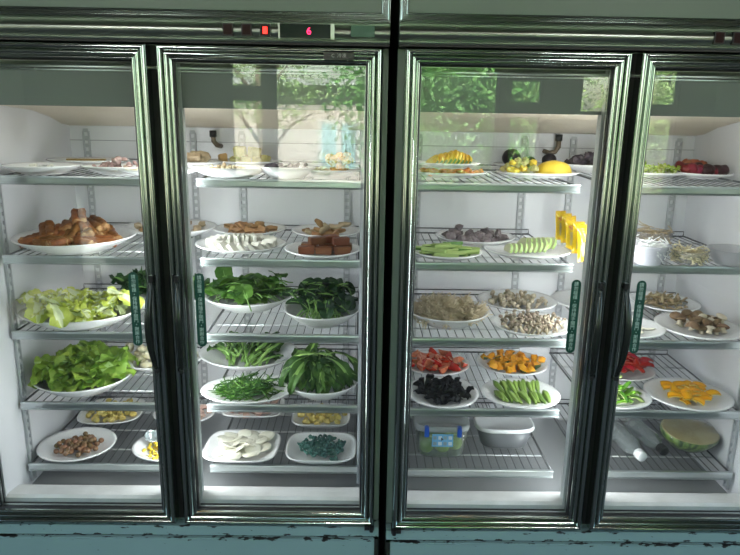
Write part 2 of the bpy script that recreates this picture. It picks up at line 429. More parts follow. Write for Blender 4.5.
    bmesh.ops.bevel(bm, geom=bm.edges[:], offset=.003, segments=2, affect='EDGES')
    link('lower_panel', bm, K['paint_chipped'], fr, smooth=False)
    return fr
K['ceil_lamp_in'] = mat('lamp_tube_glass', (.9, .9, .9), .4, emit=((.95, .98, 1), 6))
frL = tag(make_fridge(-.5800, 0, True), 'double-door glass display fridge with a lit red 6 on its control strip', 'fridge', 'glass-door display fridges')
frR = tag(make_fridge(.5800, -.0142, False), 'double-door glass display fridge without a lit display, holding yellow packets', 'fridge', 'glass-door display fridges')
DYR = -.0142
# copper bracket / drain pipe on the back walls, parts of the fridges
def drain(fr, pts):
    bm = bmesh.new(); tube(bm, pts, .0085, 8); o = link('drain_pipe', bm, K['pipe'], fr)
    bm = bmesh.new(); tube(bm, [pts[0]+Vector((0, 0, .012)), pts[0]-Vector((0, 0, .010))], .0125, 8); link('pipe_clamp', bm, K['black'], o)
def lp(fr, x, y, Y): return at_y(x, y, Y)-Vector(fr.location)
Yd = .655
drain(frL, [lp(frL, 213, 134, Yd), lp(frL, 213.5, 141, Yd), lp(frL, 217, 145, Yd), lp(frL, 221, 146, Yd+.03)])
drain(frR, [lp(frR, 559, 138, Yd), lp(frR, 558.5, 147, Yd), lp(frR, 555, 152, Yd), lp(frR, 549, 153, Yd), lp(frR, 544, 151, Yd+.02)])

# ================================================================== PLATES
PLATES = {}
def superell(a, n):
    c, s = math.cos(a), math.sin(a)
    r = (abs(c)**n+abs(s)**n)**(-1/n); return r*c, r*s
def plate(key, px, si, h, label, side=0, n=2.0, rot=0, foot=.55, well=.28, name='oval_plate', cat='plate', ryscale=1, m=None, group=None, lift=0, seg=40, ctr=None, size=None):
    """px = x0, x1, back rim y, front rim y in the photo; si = shelf; h = height of the rim over the shelf"""
    zs = ZS[si]+lift+.0008
    xc = (px[0]+px[1])/2; yb, yf = px[2], px[3]
    ym = (yb+yf)/2
    for _ in range(3):
        B, Fp = at(xc, yb, zs+h), at(xc, yf, zs+h)
        ctr = (B+Fp)/2
        d = (ctr-CAM).dot(fwd)
    rx = (px[1]-px[0])/2*d/F_PX; ry = (B-Fp).length/2*ryscale
    if size: rx, ry = size
    # keep the plate inside its shelf
    ry = min(ry, rx*(.62 if si == 0 else .95), (YB-YF)/2)
    ctr.y = min(YB-ry-.006, max(YF+ry*foot+.002, ctr.y))
    ex = math.hypot(rx*math.cos(rot), ry*math.sin(rot)); sx0, sx1 = (.074, 1.082) if side else (-1.082, -.074)
    lo_, hi_ = max(sx0, ctr.x-ex), min(sx1, ctr.x+ex); rx *= (hi_-lo_)/(2*ex); ctr.x = (lo_+hi_)/2
    t = .0042
    fz = well*h
    outer = [(0, .0015), (foot*.9, .0015), (foot*.92, 0), (foot*.97, 0), (foot, .003)]
    mid = [(foot+(1-foot)*u, .003+(h-.003)*(u**1.35)) for u in (.25, .5, .75, 1)]
    top = [(1.012, h+t*.5), (1.0, h+t)]
    inn = [(foot+(1-foot)*u-.02, .003+(h-.003)*(u**1.35)+t*1.15) for u in (.85, .6, .35, .12)]
    floor = [(foot*.9, t+.0025), (0.02, t+.0015)]
    prof = [(r, z) for r, z in outer+mid+top+inn+floor]
    bm = bmesh.new()
    def fn(r, z, a):
        ex, ey = superell(a, n); return (ex*rx*r, ey*ry*r, z)
    lathe(bm, [(max(r, .02), z) for r, z in prof], seg, fn=fn)
    o = link(name, bm, m or K['porcelain']); o.location = (ctr.x, ctr.y, zs); o.rotation_euler = (0, 0, rot)
    tag(o, label, cat, group or 'white serving plates on the wire shelves')
    PLATES[key] = dict(c=Vector((ctr.x, ctr.y, zs)), rx=rx, ry=ry, h=h, rot=rot, foot=foot, n=n, fl=t+.002)
    return o
def on_plate(P, u, v):
    """normalised plate coordinates -> world x, y and the height of the plate surface there"""
    r = math.hypot(u, v); f = P['foot']
    z = P['fl'] if r < f else P['fl']+(P['h'])*(min(1, (r-f)/(1-f))**1.35)
    x, y = u*P['rx'], v*P['ry']; c, s = math.cos(P['rot']), math.sin(P['rot'])
    return Vector((P['c'].x+x*c-y*s, P['c'].y+x*s+y*c, P['c'].z+z))
def put(name, me, loc, rot, label, cat, group=None, scale=1):
    o = bpy.data.objects.new(name, me); COL.objects.link(o)
    o.location = loc; o.rotation_euler = rot
    o.scale = (scale,)*3 if not isinstance(scale, (tuple, list)) else scale
    tag(o, label, cat, group); return o
import numpy as np
CELL = .0035
VC = {}
def verts_of(me):
    if me.name not in VC:
        a = np.empty(len(me.vertices)*3); me.vertices.foreach_get('co', a); a = a.reshape(-1, 3)
        if len(a) > 400: a = a[::2]
        VC[me.name] = a
    return VC[me.name]
def surf(P, x, y):
    c, s = math.cos(-P['rot']), math.sin(-P['rot']); dx, dy = x-P['c'].x, y-P['c'].y
    u, v = (dx*c-dy*s)/P['rx'], (dx*s+dy*c)/P['ry']; r = (np.abs(u)**P['n']+np.abs(v)**P['n'])**(1/P['n']); f = P['foot']
    z = np.where(r < f, 0, P['h']*np.clip((r-f)/(1-f), 0, 1)**1.35)
    z = P['fl']+z+.001
    return np.where(r > 1.02, P['h']*.75, z)+P['c'].z
def drop(P, me, x, y, rot, sc_, q=.9):
    """let a piece fall straight down on what already lies on the plate; returns its resting height"""
    if 'hm' not in P: P['hm'] = {}
    hm = P['hm']
    M = np.array(Euler(rot).to_matrix()); V = verts_of(me)*np.array(sc_ if isinstance(sc_, (tuple, list)) else (sc_,)*3); V = V@M.T
    X, Y = V[:, 0]+x, V[:, 1]+y; S = surf(P, X, Y)
    I = np.floor(X/CELL).astype(int); J = np.floor(Y/CELL).astype(int)
    Hh = np.array([hm.get((i, j), -9) for i, j in zip(I, J)])
    z = float(np.max(S-V[:, 2]))
    d = Hh-V[:, 2]; d = d[Hh > -8]
    # only the underside of the piece counts
    if len(d) > 4: z = max(z, float(np.quantile(d, q)))
    for i, j, t in zip(I, J, V[:, 2]+z):
        if t > hm.get((i, j), -9): hm[(i, j)] = t
    return z
BIG = (1.5, 1.22, 1.6, 1.12)
def heap(P, N, meshes, name, label, cat, group, rmax=.75, top=.04, size=.01, aim=None, layers=3, off=(0, 0), sq=(1, 1), smin=.85, smax=1.15, tilt=.5, seed=1, q=.88, cap=None, k0=1.3, big=True):
    """N pieces dropped one after another, the later ones closer to the middle"""
    rr = random.Random(seed*17+N)
    if big and N > 9: N = int(N*BIG[0]); rmax = min(.84, rmax*BIG[1]); top = top*BIG[2]; smin *= BIG[3]; smax *= BIG[3]
    ws = [(1-k/layers)**k0+.10 for k in range(layers)]; tot = sum(ws); pk = 0
    for k in range(layers):
        nk = max(1, round(N*ws[k]/tot)); Rk = rmax*(1-k/layers*.75)
        for i in range(nk):
            r = Rk*math.sqrt((i+.5)/nk); a = i*2.39996+k*1.3
            u, v = off[0]+sq[0]*r*math.cos(a), off[1]+sq[1]*r*math.sin(a)
            u += rr.uniform(-.05, .05); v += rr.uniform(-.05, .05)
            p = on_plate(P, u, v)
            if aim: rt_ = aim(rr, u, v, k, p)
            elif k == 0: rt_ = (rr.uniform(-tilt, tilt)*.4, rr.uniform(-tilt, tilt)*.4, rr.uniform(0, 2*PI))
            else: rt_ = (rr.uniform(-tilt, tilt), rr.uniform(-tilt, tilt), rr.uniform(0, 2*PI))
            me = rr.choice(meshes); s_ = rr.uniform(smin, smax)
            p.z = drop(P, me, p.x, p.y, rt_, s_, q)
            lim = P['c'].z+P['fl']+top*1.0
            if cap is not False and p.z > lim: p.z = lim-rr.uniform(0, .006)
            pk = max(pk, p.z-P['c'].z)
            put(name, me, p, rt_, label, cat, group, s_)
def rest(P, name, me, u, v, rot, label, cat, group, scale=1, q=.95, lim=9):
    p = on_plate(P, u, v); p.z = min(drop(P, me, p.x, p.y, rot, scale, q), P['c'].z+lim-abs(u*v)*.01); return put(name, me, p, rot, label, cat, group, scale)

# ------------------------------------------------------------------ food piece meshes
def rough_hull(n, sx, sy, sz, seed, mats, bev=.0, sub=0, cutmi=None):
    rr = random.Random(seed); bm = bmesh.new()
    for i in range(n):
        v = Vector((rr.gauss(0, 1), rr.gauss(0, 1), rr.gauss(0, 1))).normalized()
        bm.verts.new((v.x*sx*rr.uniform(.8, 1), v.y*sy*rr.uniform(.8, 1), v.z*sz*rr.uniform(.8, 1)))
    r = bmesh.ops.convex_hull(bm, input=bm.verts[:])
    bmesh.ops.delete(bm, geom=list({g for g in r['geom_interior']+r['geom_unused'] if isinstance(g, bmesh.types.BMVert)}), context='VERTS')
    if bev: bmesh.ops.bevel(bm, geom=bm.edges[:]+bm.verts[:], offset=bev, segments=2, affect='EDGES', clamp_overlap=True)
    if cutmi: cutmi(bm)
    return mesh_only('piece', bm, mats, smooth=bool(bev))
def blob(sx, sy, sz, seed, mats, amp=.12, freq=1.6, sub=3, fn=None):
    bm = bmesh.new(); bmesh.ops.create_icosphere(bm, subdivisions=sub, radius=1)
    for v in bm.verts:
        k = 1+amp*noise.noise(v.co*freq+Vector((seed*7.1, seed*3.3, 0)))*2
        v.co = Vector((v.co.x*sx*k, v.co.y*sy*k, v.co.z*sz*k))
    if fn: fn(bm)
    return mesh_only('piece', bm, mats)
def slab(sx, sy, sz, mats, bev=.002, jit=0, seed=1, mi=None):
    rr = random.Random(seed); bm = bmesh.new(); box(bm, -sx, sx, -sy, sy, -sz, sz)
    for v in bm.verts: v.co += Vector((rr.uniform(-jit, jit), rr.uniform(-jit, jit), rr.uniform(-jit, jit)))
    bmesh.ops.bevel(bm, geom=bm.edges[:], offset=bev, segments=2, affect='EDGES')
    if mi: mi(bm)
    return mesh_only('piece', bm, mats, smooth=False)
def leaf(Lg, Wd, seed, mats, curl=.4, fold=.25, ruffle=.0, rfreq=9, rib=.12, ribtaper=.8, stem=0, stemr=.002, nu=12, nv=8, shape='oval', droop=0, ribh=.0015):
    """leaf along +X from the origin; ruffled margin, raised mid-rib, optional stalk before it"""
    rr = random.Random(seed); bm = bmesh.new(); g = []
    def mid(t):      # centre line: arc
        a = curl*t; 
        x = Lg*(math.sin(a)/curl if abs(curl) > .01 else t); z = -Lg*((1-math.cos(a))/curl if abs(curl) > .01 else 0)
        return Vector((x, 0, z)), a
    ph = rr.uniform(0, 6)
    for i in range(nu+1):
        t = i/nu; c, a = mid(t)
        if shape == 'oval': w = math.sin(PI*min(1, (t*.94+.05)))**.7
        elif shape == 'spoon': w = (.32+.68*min(1, t*1.5))*(1 if t < .75 else math.sqrt(max(0, 1-((t-.75)/.27)**2)))
        elif shape == 'heart': w = math.sqrt(max(0, 1-((t-.38)/.63)**2)) if t > .38 else .55+.45*math.sin(t/.38*PI/2)
        else: w = math.sin(PI*min(1, t*.97+.02))**1.1
        row = []
        for j in range(nv+1):
            s = j/nv*2-1; y = s*w*Wd/2
            e = abs(s)**2.2
            z = fold*abs(y)*(.6+.4*math.sin(t*5+ph)) + ruffle*e*math.sin(t*rfreq+ph+(3 if s > 0 else 0)) + ruffle*.5*e*math.sin(t*rfreq*2.3+s*4+ph)
            if abs(s) < .3 and rib: z -= ribh*(1-abs(s)/.3)
            y += ruffle*.6*e*math.cos(t*rfreq*1.7+ph)*(1 if s > 0 else -1)
            n = Vector((math.sin(a), 0, math.cos(a)))
            row.append(bm.verts.new(c+Vector((0, y, 0))+n*z))
        g.append(row)
    for i in range(nu):
        for j in range(nv):
            f = bm.faces.new((g[i][j], g[i+1][j], g[i+1][j+1], g[i][j+1]))
            sm = abs((j+.5)/nv*2-1); tt = (i+.5)/nu
            if sm < rib*(1-ribtaper*tt)*2.2: f.material_index = 1
    if stem:
        tube(bm, [(-stem, 0, -stem*.15), (-stem*.5, 0, -stem*.02), (0, 0, 0), (Lg*.25, 0, mid(.25)[0].z-.001), (Lg*.6, 0, mid(.6)[0].z-.001)],
             [stemr, stemr, stemr*.9, stemr*.6, stemr*.25], 6, mi=1)
    return mesh_only('leaf', bm, mats)
def bent_tube(Lg, r, seed, mats, bend=.3, taper=(.7, 1, .6), n=8, seg=8, amp=.0):
    rr = random.Random(seed); bm = bmesh.new(); pts = []; rs = []
    b1, b2 = rr.uniform(-bend, bend), rr.uniform(-bend, bend)
    for i in range(seg+1):
        t = i/seg-.5
        pts.append((Lg*t, Lg*b1*(t*t-.1)*1.5, Lg*b2*(t*t-.1)*.8+rr.uniform(-amp, amp)))
        q = i/seg
        rs.append(r*(taper[0]*(1-2*q)+taper[1]*2*q if q < .5 else taper[1]*(2-2*q)+taper[2]*(2*q-1))*(1+rr.uniform(-amp, amp)*20*.3))
    tube(bm, pts, rs, n); return mesh_only('stalk', bm, mats)

# ------------------------------------------------------------------ food materials
F = {}
F['dough'] = mat('fried_dough_brown', (.13, .042, .010), .45, col2=(.28, .11, .03), nscale=45, rnd=.18, bump=.6, bscale=90)
F['dough_in'] = mat('fried_dough_crumb', (.50, .32, .14), .7, col2=(.28, .12, .04), nscale=90, bump=.9, bscale=150)
F['cab'] = leafmat('cabbage_leaf', (.46, .54, .075), (.66, .70, .16), .16, 20)
F['cab_rib'] = mat('cabbage_rib', (.80, .84, .60), .35, col2=(.70, .78, .42), nscale=15, trans=.15)
F['let'] = leafmat('lettuce_leaf', (.15, .29, .025), (.33, .46, .08), .28, 22)
F['let_rib'] = mat('lettuce_rib', (.45, .62, .25), .4)
F['swp'] = leafmat('potato_leaf', (.038, .12, .016), (.10, .23, .04), .35)
F['swp_rib'] = mat('potato_leaf_rib', (.20, .38, .09), .45)
F['bok'] = leafmat('dark_leaf', (.010, .040, .013), (.022, .075, .020), .3, rough=.34)
F['bok_stem'] = mat('pale_green_stalk', (.22, .38, .10), .35, rnd=.2, col2=(.14, .28, .07), nscale=18)
F['leafy'] = leafmat('broad_green_leaf', (.028, .085, .014), (.075, .18, .032), .3)
F['choy'] = mat('choy_stalk', (.20, .38, .08), .38, col2=(.32, .50, .16), nscale=12, rnd=.2)
F['chive'] = mat('dark_green_stem', (.018, .075, .007), .35, col2=(.05, .15, .012), nscale=20, rnd=.35)
F['kale'] = leafmat('blackish_kale', (.02, .06, .02), (.05, .12, .035), .3)
F['bean_white'] = mat('white_slice', (.78, .74, .60), .5, col2=(.84, .81, .70), nscale=14, rnd=.05)
F['konjac'] = mat('blue_green_knot', (.03, .115, .10), .3, col2=(.09, .20, .18), nscale=50, rnd=.25)
F['potato'] = mat('yellow_potato', (.55, .42, .10), .45, col2=(.66, .54, .20), nscale=20, rnd=.12)
F['meat'] = mat('pale_pink_meat', (.58, .34, .28), .45, col2=(.72, .52, .44), nscale=28, rnd=.12)
F['longan'] = mat('brown_round_fruit', (.17, .085, .038), .2, col2=(.27, .15, .07), nscale=50, spec=.6, rnd=.4)
F['corn'] = mat('yellow_corn', (.80, .55, .03), .35, col2=(.86, .66, .10), nscale=40, rnd=.08)
F['tofu'] = mat('white_tofu', (.76, .74, .66), .5, rnd=.03)
F['tofu_skin'] = mat('brown_tofu_skin', (.30, .155, .06), .5, col2=(.44, .26, .12), nscale=20, rnd=.15, bump=.6)
F['block'] = mat('brown_dried_tofu', (.15, .048, .022), .4, col2=(.22, .08, .036), nscale=15, rnd=.18)
F['fungus_tan'] = mat('tan_fungus', (.40, .30, .18), .6, col2=(.54, .44, .30), nscale=30, rnd=.15, bump=.5)
F['cube_green'] = mat('yellow_green_cube', (.46, .42, .15), .55, col2=(.60, .56, .26), nscale=40, rnd=.15, bump=.9, bscale=150)
F['cube_tan'] = mat('tan_fried_skin', (.42, .27, .10), .5, rnd=.1)
F['purple'] = mat('purple_grey_root', (.065, .05, .07), .55, col2=(.11, .09, .10), nscale=20, rnd=.2)
F['orange'] = mat('orange_fungus', (.60, .26, .02), .4, col2=(.75, .42, .06), nscale=20, rnd=.2)
F['taro'] = mat('taro_flesh', (.17, .13, .14), .55, col2=(.30, .25, .26), nscale=70, rnd=.22, bump=.5)
F['taro_skin'] = mat('taro_pink', (.36, .22, .20), .55, col2=(.52, .38, .36), nscale=35, rnd=.15, bump=.4)
F['cuke'] = mat('cucumber_flesh', (.42, .55, .18), .4, col2=(.50, .62, .26), nscale=18, rnd=.12)
F['cuke_skin'] = mat('cucumber_skin', (.09, .23, .03), .35, rnd=.1)
F['chay'] = mat('chayote_flesh', (.62, .62, .40), .4, col2=(.68, .69, .48), nscale=10, rnd=.06)
F['chay_skin'] = mat('chayote_skin', (.30, .42, .13), .4)
F['noodle'] = mat('beige_strand', (.52, .42, .27), .5, col2=(.66, .56, .40), nscale=30)
F['noodle_core'] = mat('needle_core', (.30, .22, .13), .7, col2=(.5, .4, .26), nscale=90, bump=1, bscale=160)
F['noodle_white'] = mat('white_strand', (.80, .80, .80), .5)
F['noodle_gold'] = mat('cream_strand', (.66, .58, .38), .5)
F['mush_w'] = mat('white_mushroom', (.60, .53, .41), .55, col2=(.42, .34, .23), nscale=45, rnd=.14)
F['mush_b'] = mat('grey_brown_cap', (.24, .18, .13), .5, col2=(.38, .31, .24), nscale=40, rnd=.25)
F['mush_d'] = mat('shiitake_cap', (.13, .08, .045), .55, col2=(.24, .16, .09), nscale=40, rnd=.25)
F['mush_stem'] = mat('shiitake_stem', (.62, .54, .42), .55)
F['tomato'] = mat('tomato_skin', (.50, .028, .010), .25, rnd=.1, coat=.3)
F['tomato_in'] = mat('tomato_flesh', (.58, .12, .05), .3, col2=(.70, .26, .12), nscale=70)
F['fungus'] = mat('black_fungus', (.003, .0035, .005), .6, spec=.15, col2=(.008, .009, .011), nscale=30, rnd=.3)
F['pump'] = mat('pumpkin_flesh', (.66, .26, .012), .42, col2=(.76, .36, .03), nscale=22, rnd=.1)
F['pump_skin'] = mat('pumpkin_rind', (.05, .09, .025), .4)
F['okra'] = mat('okra_skin', (.15, .24, .045), .45, col2=(.22, .32, .08), nscale=40, rnd=.18)
F['okra_cap'] = mat('okra_cap', (.10, .20, .04), .5)
F['mango'] = mat('yellow_flesh', (.72, .50, .035), .35, col2=(.80, .60, .08), nscale=10, rnd=.04)
F['pine'] = mat('golden_slice', (.60, .34, .02), .45, col2=(.66, .44, .05), nscale=35, rnd=.14)
F['pine_skin'] = mat('green_rind', (.06, .13, .02), .5)
F['carrot'] = mat('orange_root', (.66, .17, .03), .42, col2=(.75, .32, .08), nscale=30, rnd=.15)
F['dark_egg'] = mat('dark_aubergine', (.018, .012, .016), .3, rnd=.2)
F['yel_leaf'] = leafmat('yellow_green_leaf', (.45, .62, .06), (.60, .74, .16), .15)
F['redmeat'] = mat('red_brown_root', (.34, .10, .05), .5, col2=(.46, .20, .10), nscale=30, rnd=.2)
F['beet'] = mat('dark_red_fruit', (.13, .010, .022), .35, col2=(.22, .02, .035), nscale=12, rnd=.3)
F['beet2'] = mat('maroon_fruit', (.045, .015, .02), .4, rnd=.3)
F['redpep'] = mat('red_pepper', (.42, .012, .010), .25, rnd=.15)
F['greenpep'] = mat('green_pepper', (.09, .25, .015), .28, col2=(.16, .36, .035), nscale=15, rnd=.2)
F['yelpep'] = mat('yellow_pepper', (.82, .42, .004), .25, col2=(.85, .34, .006), nscale=15, rnd=.06)
F['pep_in'] = mat('pale_pepper_inside', (.55, .66, .25), .4)
F['yelpep_in'] = mat('pale_yellow_inside', (.84, .60, .12), .4)
F['redpep_in'] = mat('pale_red_inside', (.52, .07, .04), .4)
F['oyster'] = mat('oyster_mushroom', (.50, .40, .26), .55, col2=(.34, .25, .14), nscale=25, rnd=.15)
F['caul'] = mat('white_floret', (.74, .70, .56), .6, col2=(.64, .56, .34), nscale=60, rnd=.08, bump=.8, bscale=120)

G_ = 'food pieces'
LET = K
def mesh_only_copy(m): return m
def center_x(me, d):
    me.transform(Matrix.Translation((d, 0, 0))); return me
def wedge(r, ang, sy, mats, seed=1, n=8, m=7):
    bm = bmesh.new(); rr = random.Random(seed); rows = []
    for i in range(m+1):
        th = PI*(.04+.92*i/m); row = []
        for j in range(n+1):
            ph = -ang/2+ang*j/n
            k = 1+.05*math.sin(3*ph+seed)
            row.append(bm.verts.new((r*math.cos(th)*sy, r*math.sin(th)*math.sin(ph)*k, -r*math.sin(th)*math.cos(ph)*k)))
        rows.append(row)
    for a, b in zip(rows, rows[1:]):
        for j in range(n): bm.faces.new((a[j], a[j+1], b[j+1], b[j]))
    ax = [bm.verts.new((r*math.cos(PI*(.04+.92*i/m))*sy, 0, -.18*r*math.sin(PI*(i/m)))) for i in range(m+1)]
    for i in range(m):
        f = bm.faces.new((ax[i], rows[i][0], rows[i+1][0], ax[i+1])); f.material_index = 1
        f = bm.faces.new((rows[i][n], ax[i], ax[i+1], rows[i+1][n])); f.material_index = 1
    for i in (0, m):
        f = bm.faces.new([ax[i]]+rows[i])
    for v in bm.verts: v.co.z += r*.5
    return mesh_only('wedge', bm, mats, smooth=False)
def shell_piece(L, Wd, curv, th, mats, seed=1, jag=.15, nu=6, nv=6, twist=0.3, wob=.0):
    rr = random.Random(seed); bm = bmesh.new(); top = []; bot = []
    sh = rr.uniform(.6, 1)
    for i in range(nu+1):
        t = i/nu*2-1; a = []; b = []
        for j in range(nv+1):
            s = j/nv*2-1
            w = Wd/2*(1-(1-sh)*t)*(1-.12*t*t); an = s*curv
            y = w*(math.sin(an)/curv if curv else s); z = w*((math.cos(an)-1)/curv)
            x = t*L/2*(1-.15*s*s); z -= L*.12*t*t; y += twist*t*z
            nz = wob*noise.noise(Vector((x*60, y*60, seed*5)))
            a.append(bm.verts.new((x, y, z+th/2+nz))); b.append(bm.verts.new((x*.97, y*.97, z-th/2+nz)))
        top.append(a); bot.append(b)
    for i in range(nu):
        for j in range(nv):
            bm.faces.new((top[i][j], top[i+1][j], top[i+1][j+1], top[i][j+1]))
            f = bm.faces.new((bot[i][j], bot[i][j+1], bot[i+1][j+1], bot[i+1][j])); f.material_index = 1
    ring_t = [top[i][0] for i in range(nu+1)]+[top[nu][j] for j in range(1, nv+1)]+[top[i][nv] for i in range(nu-1, -1, -1)]+[top[0][j] for j in range(nv-1, 0, -1)]
    ring_b = [bot[i][0] for i in range(nu+1)]+[bot[nu][j] for j in range(1, nv+1)]+[bot[i][nv] for i in range(nu-1, -1, -1)]+[bot[0][j] for j in range(nv-1, 0, -1)]
    for k in range(len(ring_t)):
        q = (k+1) % len(ring_t); f = bm.faces.new((ring_t[k], ring_t[q], ring_b[q], ring_b[k])); f.material_index = 1
    return mesh_only('shell', bm, mats)
def disc(r, th, mats, seed=1, el=1.0):
    rr = random.Random(seed); bm = bmesh.new(); p = rr.uniform(0, 6)
    def fn(rad, z, a): k = 1+.06*math.sin(2*a+p)+.04*math.sin(3*a+p*2); return (rad*k*math.cos(a), rad*k*el*math.sin(a), z+.001*math.sin(2*a+p)*rad/r)
    lathe(bm, [(r*.3, -th*.5), (r*.94, -th*.5), (r, -th*.2), (r, th*.2), (r*.94, th*.5), (r*.3, th*.52)], 20, fn=fn)
    return mesh_only('disc', bm, mats)
def dough(L, r, seed, bend):
    rr = random.Random(seed); bm = bmesh.new()
    for s in (-1, 1):
        pts = []; rs = []
        for i in range(11):
            t = i/10-.5; pts.append((L*t, s*r*.55+bend*L*(t*t), rr.uniform(-.0008, .0008)+bend*.3*L*t*t)); rs.append(r*.85*(1+rr.uniform(-.10, .10)))
        tube(bm, pts, rs, 12)
    for f in bm.faces:
        if len(f.verts) > 4: f.material_index = 1
    for v in bm.verts: v.co += v.normal*0+Vector((noise.noise(v.co*90+Vector((seed, 0, 0))), noise.noise(v.co*90+Vector((0, seed, 9))), noise.noise(v.co*90+Vector((5, 0, seed)))))*.0028
    return mesh_only('dough', bm, [F['dough'], F['dough_in']])
def mushroom(rc, hc, rs, hs, mats, seed=1, lean=.2, cut=False):
    rr = random.Random(seed); bm = bmesh.new(); lx = rr.uniform(-lean, lean)
    def fn(r, z, a): k = 1+.07*math.sin(2*a+seed)+.05*math.sin(3*a); return (r*k*math.cos(a)+lx*z, r*k*math.sin(a), z+.06*r*math.sin(a*2+seed))
    lathe(bm, [(rc*.06, hs+hc), (rc*.45, hs+hc*.93), (rc*.8, hs+hc*.6), (rc, hs+hc*.15), (rc*.96, hs-hc*.08), (rc*.7, hs+hc*.08), (rs, hs)], 14, mi=0, fn=fn, close=False)
    lathe(bm, [(rs, hs+.0005), (rs*.9, hs*.5), (rs*1.15, 0)], 8, mi=1, fn=fn)
    bm.faces.ensure_lookup_table()
    for v in bm.verts: v.co.z -= (hs+hc)*.4
    return mesh_only('mushroom', bm, mats)
def strands(name, P, N, L, r, mats, label, cat, group, rad=.7, top=.03, seed=1, curl=1.0, sq=(1, 1), zoff=0, segs=7, droop=.0, off=(0, 0), kind='stuff', clump=None):
    rr = random.Random(seed); bm = bmesh.new(); c = P['c']
    for i in range(N):
        a = rr.uniform(0, 2*PI); q = math.sqrt(rr.random())*rad
        u, v = off[0]+q*math.cos(a)*sq[0], off[1]+q*math.sin(a)*sq[1]
        p = on_plate(P, u, v)-c; base = P['fl']
        z = max(p.z, base)*(.5)+base*.5+rr.uniform(.15, 1)*top*math.sqrt(max(0.02, 1-(q/rad)**2))+.004+zoff
        hd = rr.uniform(0, 2*PI); x, y = p.x, p.y
        if clump: hd = clump+rr.gauss(0, .5)+.8*math.sin(u*6+seed)+1.0*math.cos(v*5)
        pts = []; dz = rr.uniform(-.3, .25)
        for k in range(segs):
            pts.append((x, y, max(base+r, z))); st = L/segs; hd += rr.uniform(-.5, .5)*curl
            x += st*math.cos(hd); y += st*math.sin(hd); z += st*dz; dz = max(-.9, min(.6, dz+rr.uniform(-.35, .3)))
            ru, rv = x/P['rx'], y/P['ry']
            if ru*ru+rv*rv > .86: hd += PI*.6; x *= .96; y *= .96
        tube(bm, pts, r, 4)
    o = link(name, bm, mats); o.location = c; o.rotation_euler = (0, 0, 0)
    tag(o, label, cat, group, kind); return o
def A(h=0, hj=PI, p=0, pj=.4, r=0, rj=.5):
    """aim: heading, pitch (nose down) and roll with jitter"""
    return lambda rr, u, v, k, P: (r+rr.uniform(-rj, rj), p+rr.uniform(-pj, pj), h+rr.uniform(-hj, hj))
def outward(p=-.2, pj=.4, rj=.6, hj=.7):
    return lambda rr, u, v, k, P: (rr.uniform(-rj, rj), p+rr.uniform(-pj, pj), math.atan2(v, u)+rr.uniform(-hj, hj))

# ---------------------------------------------------------------- bay 1 (far left door)
plate('b11a', (-18, 80, 160, 172), 0, .022, 'white oval plate of small pale cubes on the top shelf at the far left edge', seg=40)
me = [slab(.008, .006, .005, F['tofu'] if i else K['ink_pale'], .001, .0015, i) for i in range(3)]
heap(PLATES['b11a'], 12, me, 'fish_cake_cube', 'pale grey and white cube on the plate at the far left of the top shelf', 'fish cake', 'pale cubes at the far left of the top shelf', rmax=.42, top=.030, size=.01, layers=2, off=(.1, 0), big=False)
plate('b11b', (48, 128, 156, 165), 0, .02, 'white plate at the back of the top shelf carrying a brown slab')
P = PLATES['b11b']; me = slab(.058, .014, .008, [F['fungus_tan']], .002, .002, 3); me2 = slab(.030, .014, .008, [F['dough']], .002, .002, 3)
put('fried_slab', slab(.060, .012, .0085, F['cube_tan'], .002, .001, 2), P['c']+Vector((-.005, 0, P['fl']+.010)), (0, 0, .03), 'long tan fried slab at the back of the top shelf, left fridge', 'fried slab', 'fried slabs')
plate('b11c', (82, 166, 160, 175), 0, .022, 'white plate of pinkish grey root pieces on the top shelf behind the first door')
heap(PLATES['b11c'], 24, [rough_hull(12, .012, .009, .008, i, F['taro_skin'], .001) for i in range(4)], 'root_piece', 'pinkish grey root piece heaped on the top shelf behind the first door', 'root vegetable', 'pinkish root pieces on the top shelf', rmax=.5, top=.026, size=.012, off=(-.15, .1), sq=(1, .7))
plate('b11d', (114, 196, 166, 178), 0, .016, 'shallow white plate of cream strips beside the centre post, top shelf')
heap(PLATES['b11d'], 10, [bent_tube(.045, .0022, i, F['noodle_gold'], .8) for i in range(4)], 'dried_strip', 'thin cream strip on the plate half behind the post, top shelf', 'dried strip', 'cream strips on the top shelf', rmax=.6, top=.012, size=.006, layers=2, off=(-.4, 0), sq=(.5, 1), smin=.6, smax=.9)

plate('b12a', (9, 133, 226, 247), 1, .040, 'deep white oval plate piled with fried dough sticks')
dm = [dough(.062+.006*i, .0135, i, .12*(-1)**i) for i in range(5)]
P = PLATES['b12a']
rr = random.Random(3)
spots = [(-.62, -.25, 0, 1.1), (-.48, -.40, 0, .4), (-.40, .05, 0, -.6), (-.2, -.45, 0, .1), (0, -.45, 0, .9), (.25, -.4, 0, -.6), (.48, -.3, 0, .3), (.60, .0, 0, .8), (-.1, .1, 0, .2), (.25, .15, 0, .4), (.45, .3, 0, .1), (-.45, .35, 0, .5),
         (-.42, -.15, 1, -.9), (-.18, -.18, 1, -1.1), (.05, -.22, 1, -.9), (.28, -.12, 1, -.8), (.42, .05, 1, -.2), (-.25, .2, 1, -.9), (.1, .2, 1, .3),
         (-.12, .0, 2, -.9), (.12, .02, 2, -.5), (.34, .12, 2, .4), (.02, .12, 3, -1.0)]
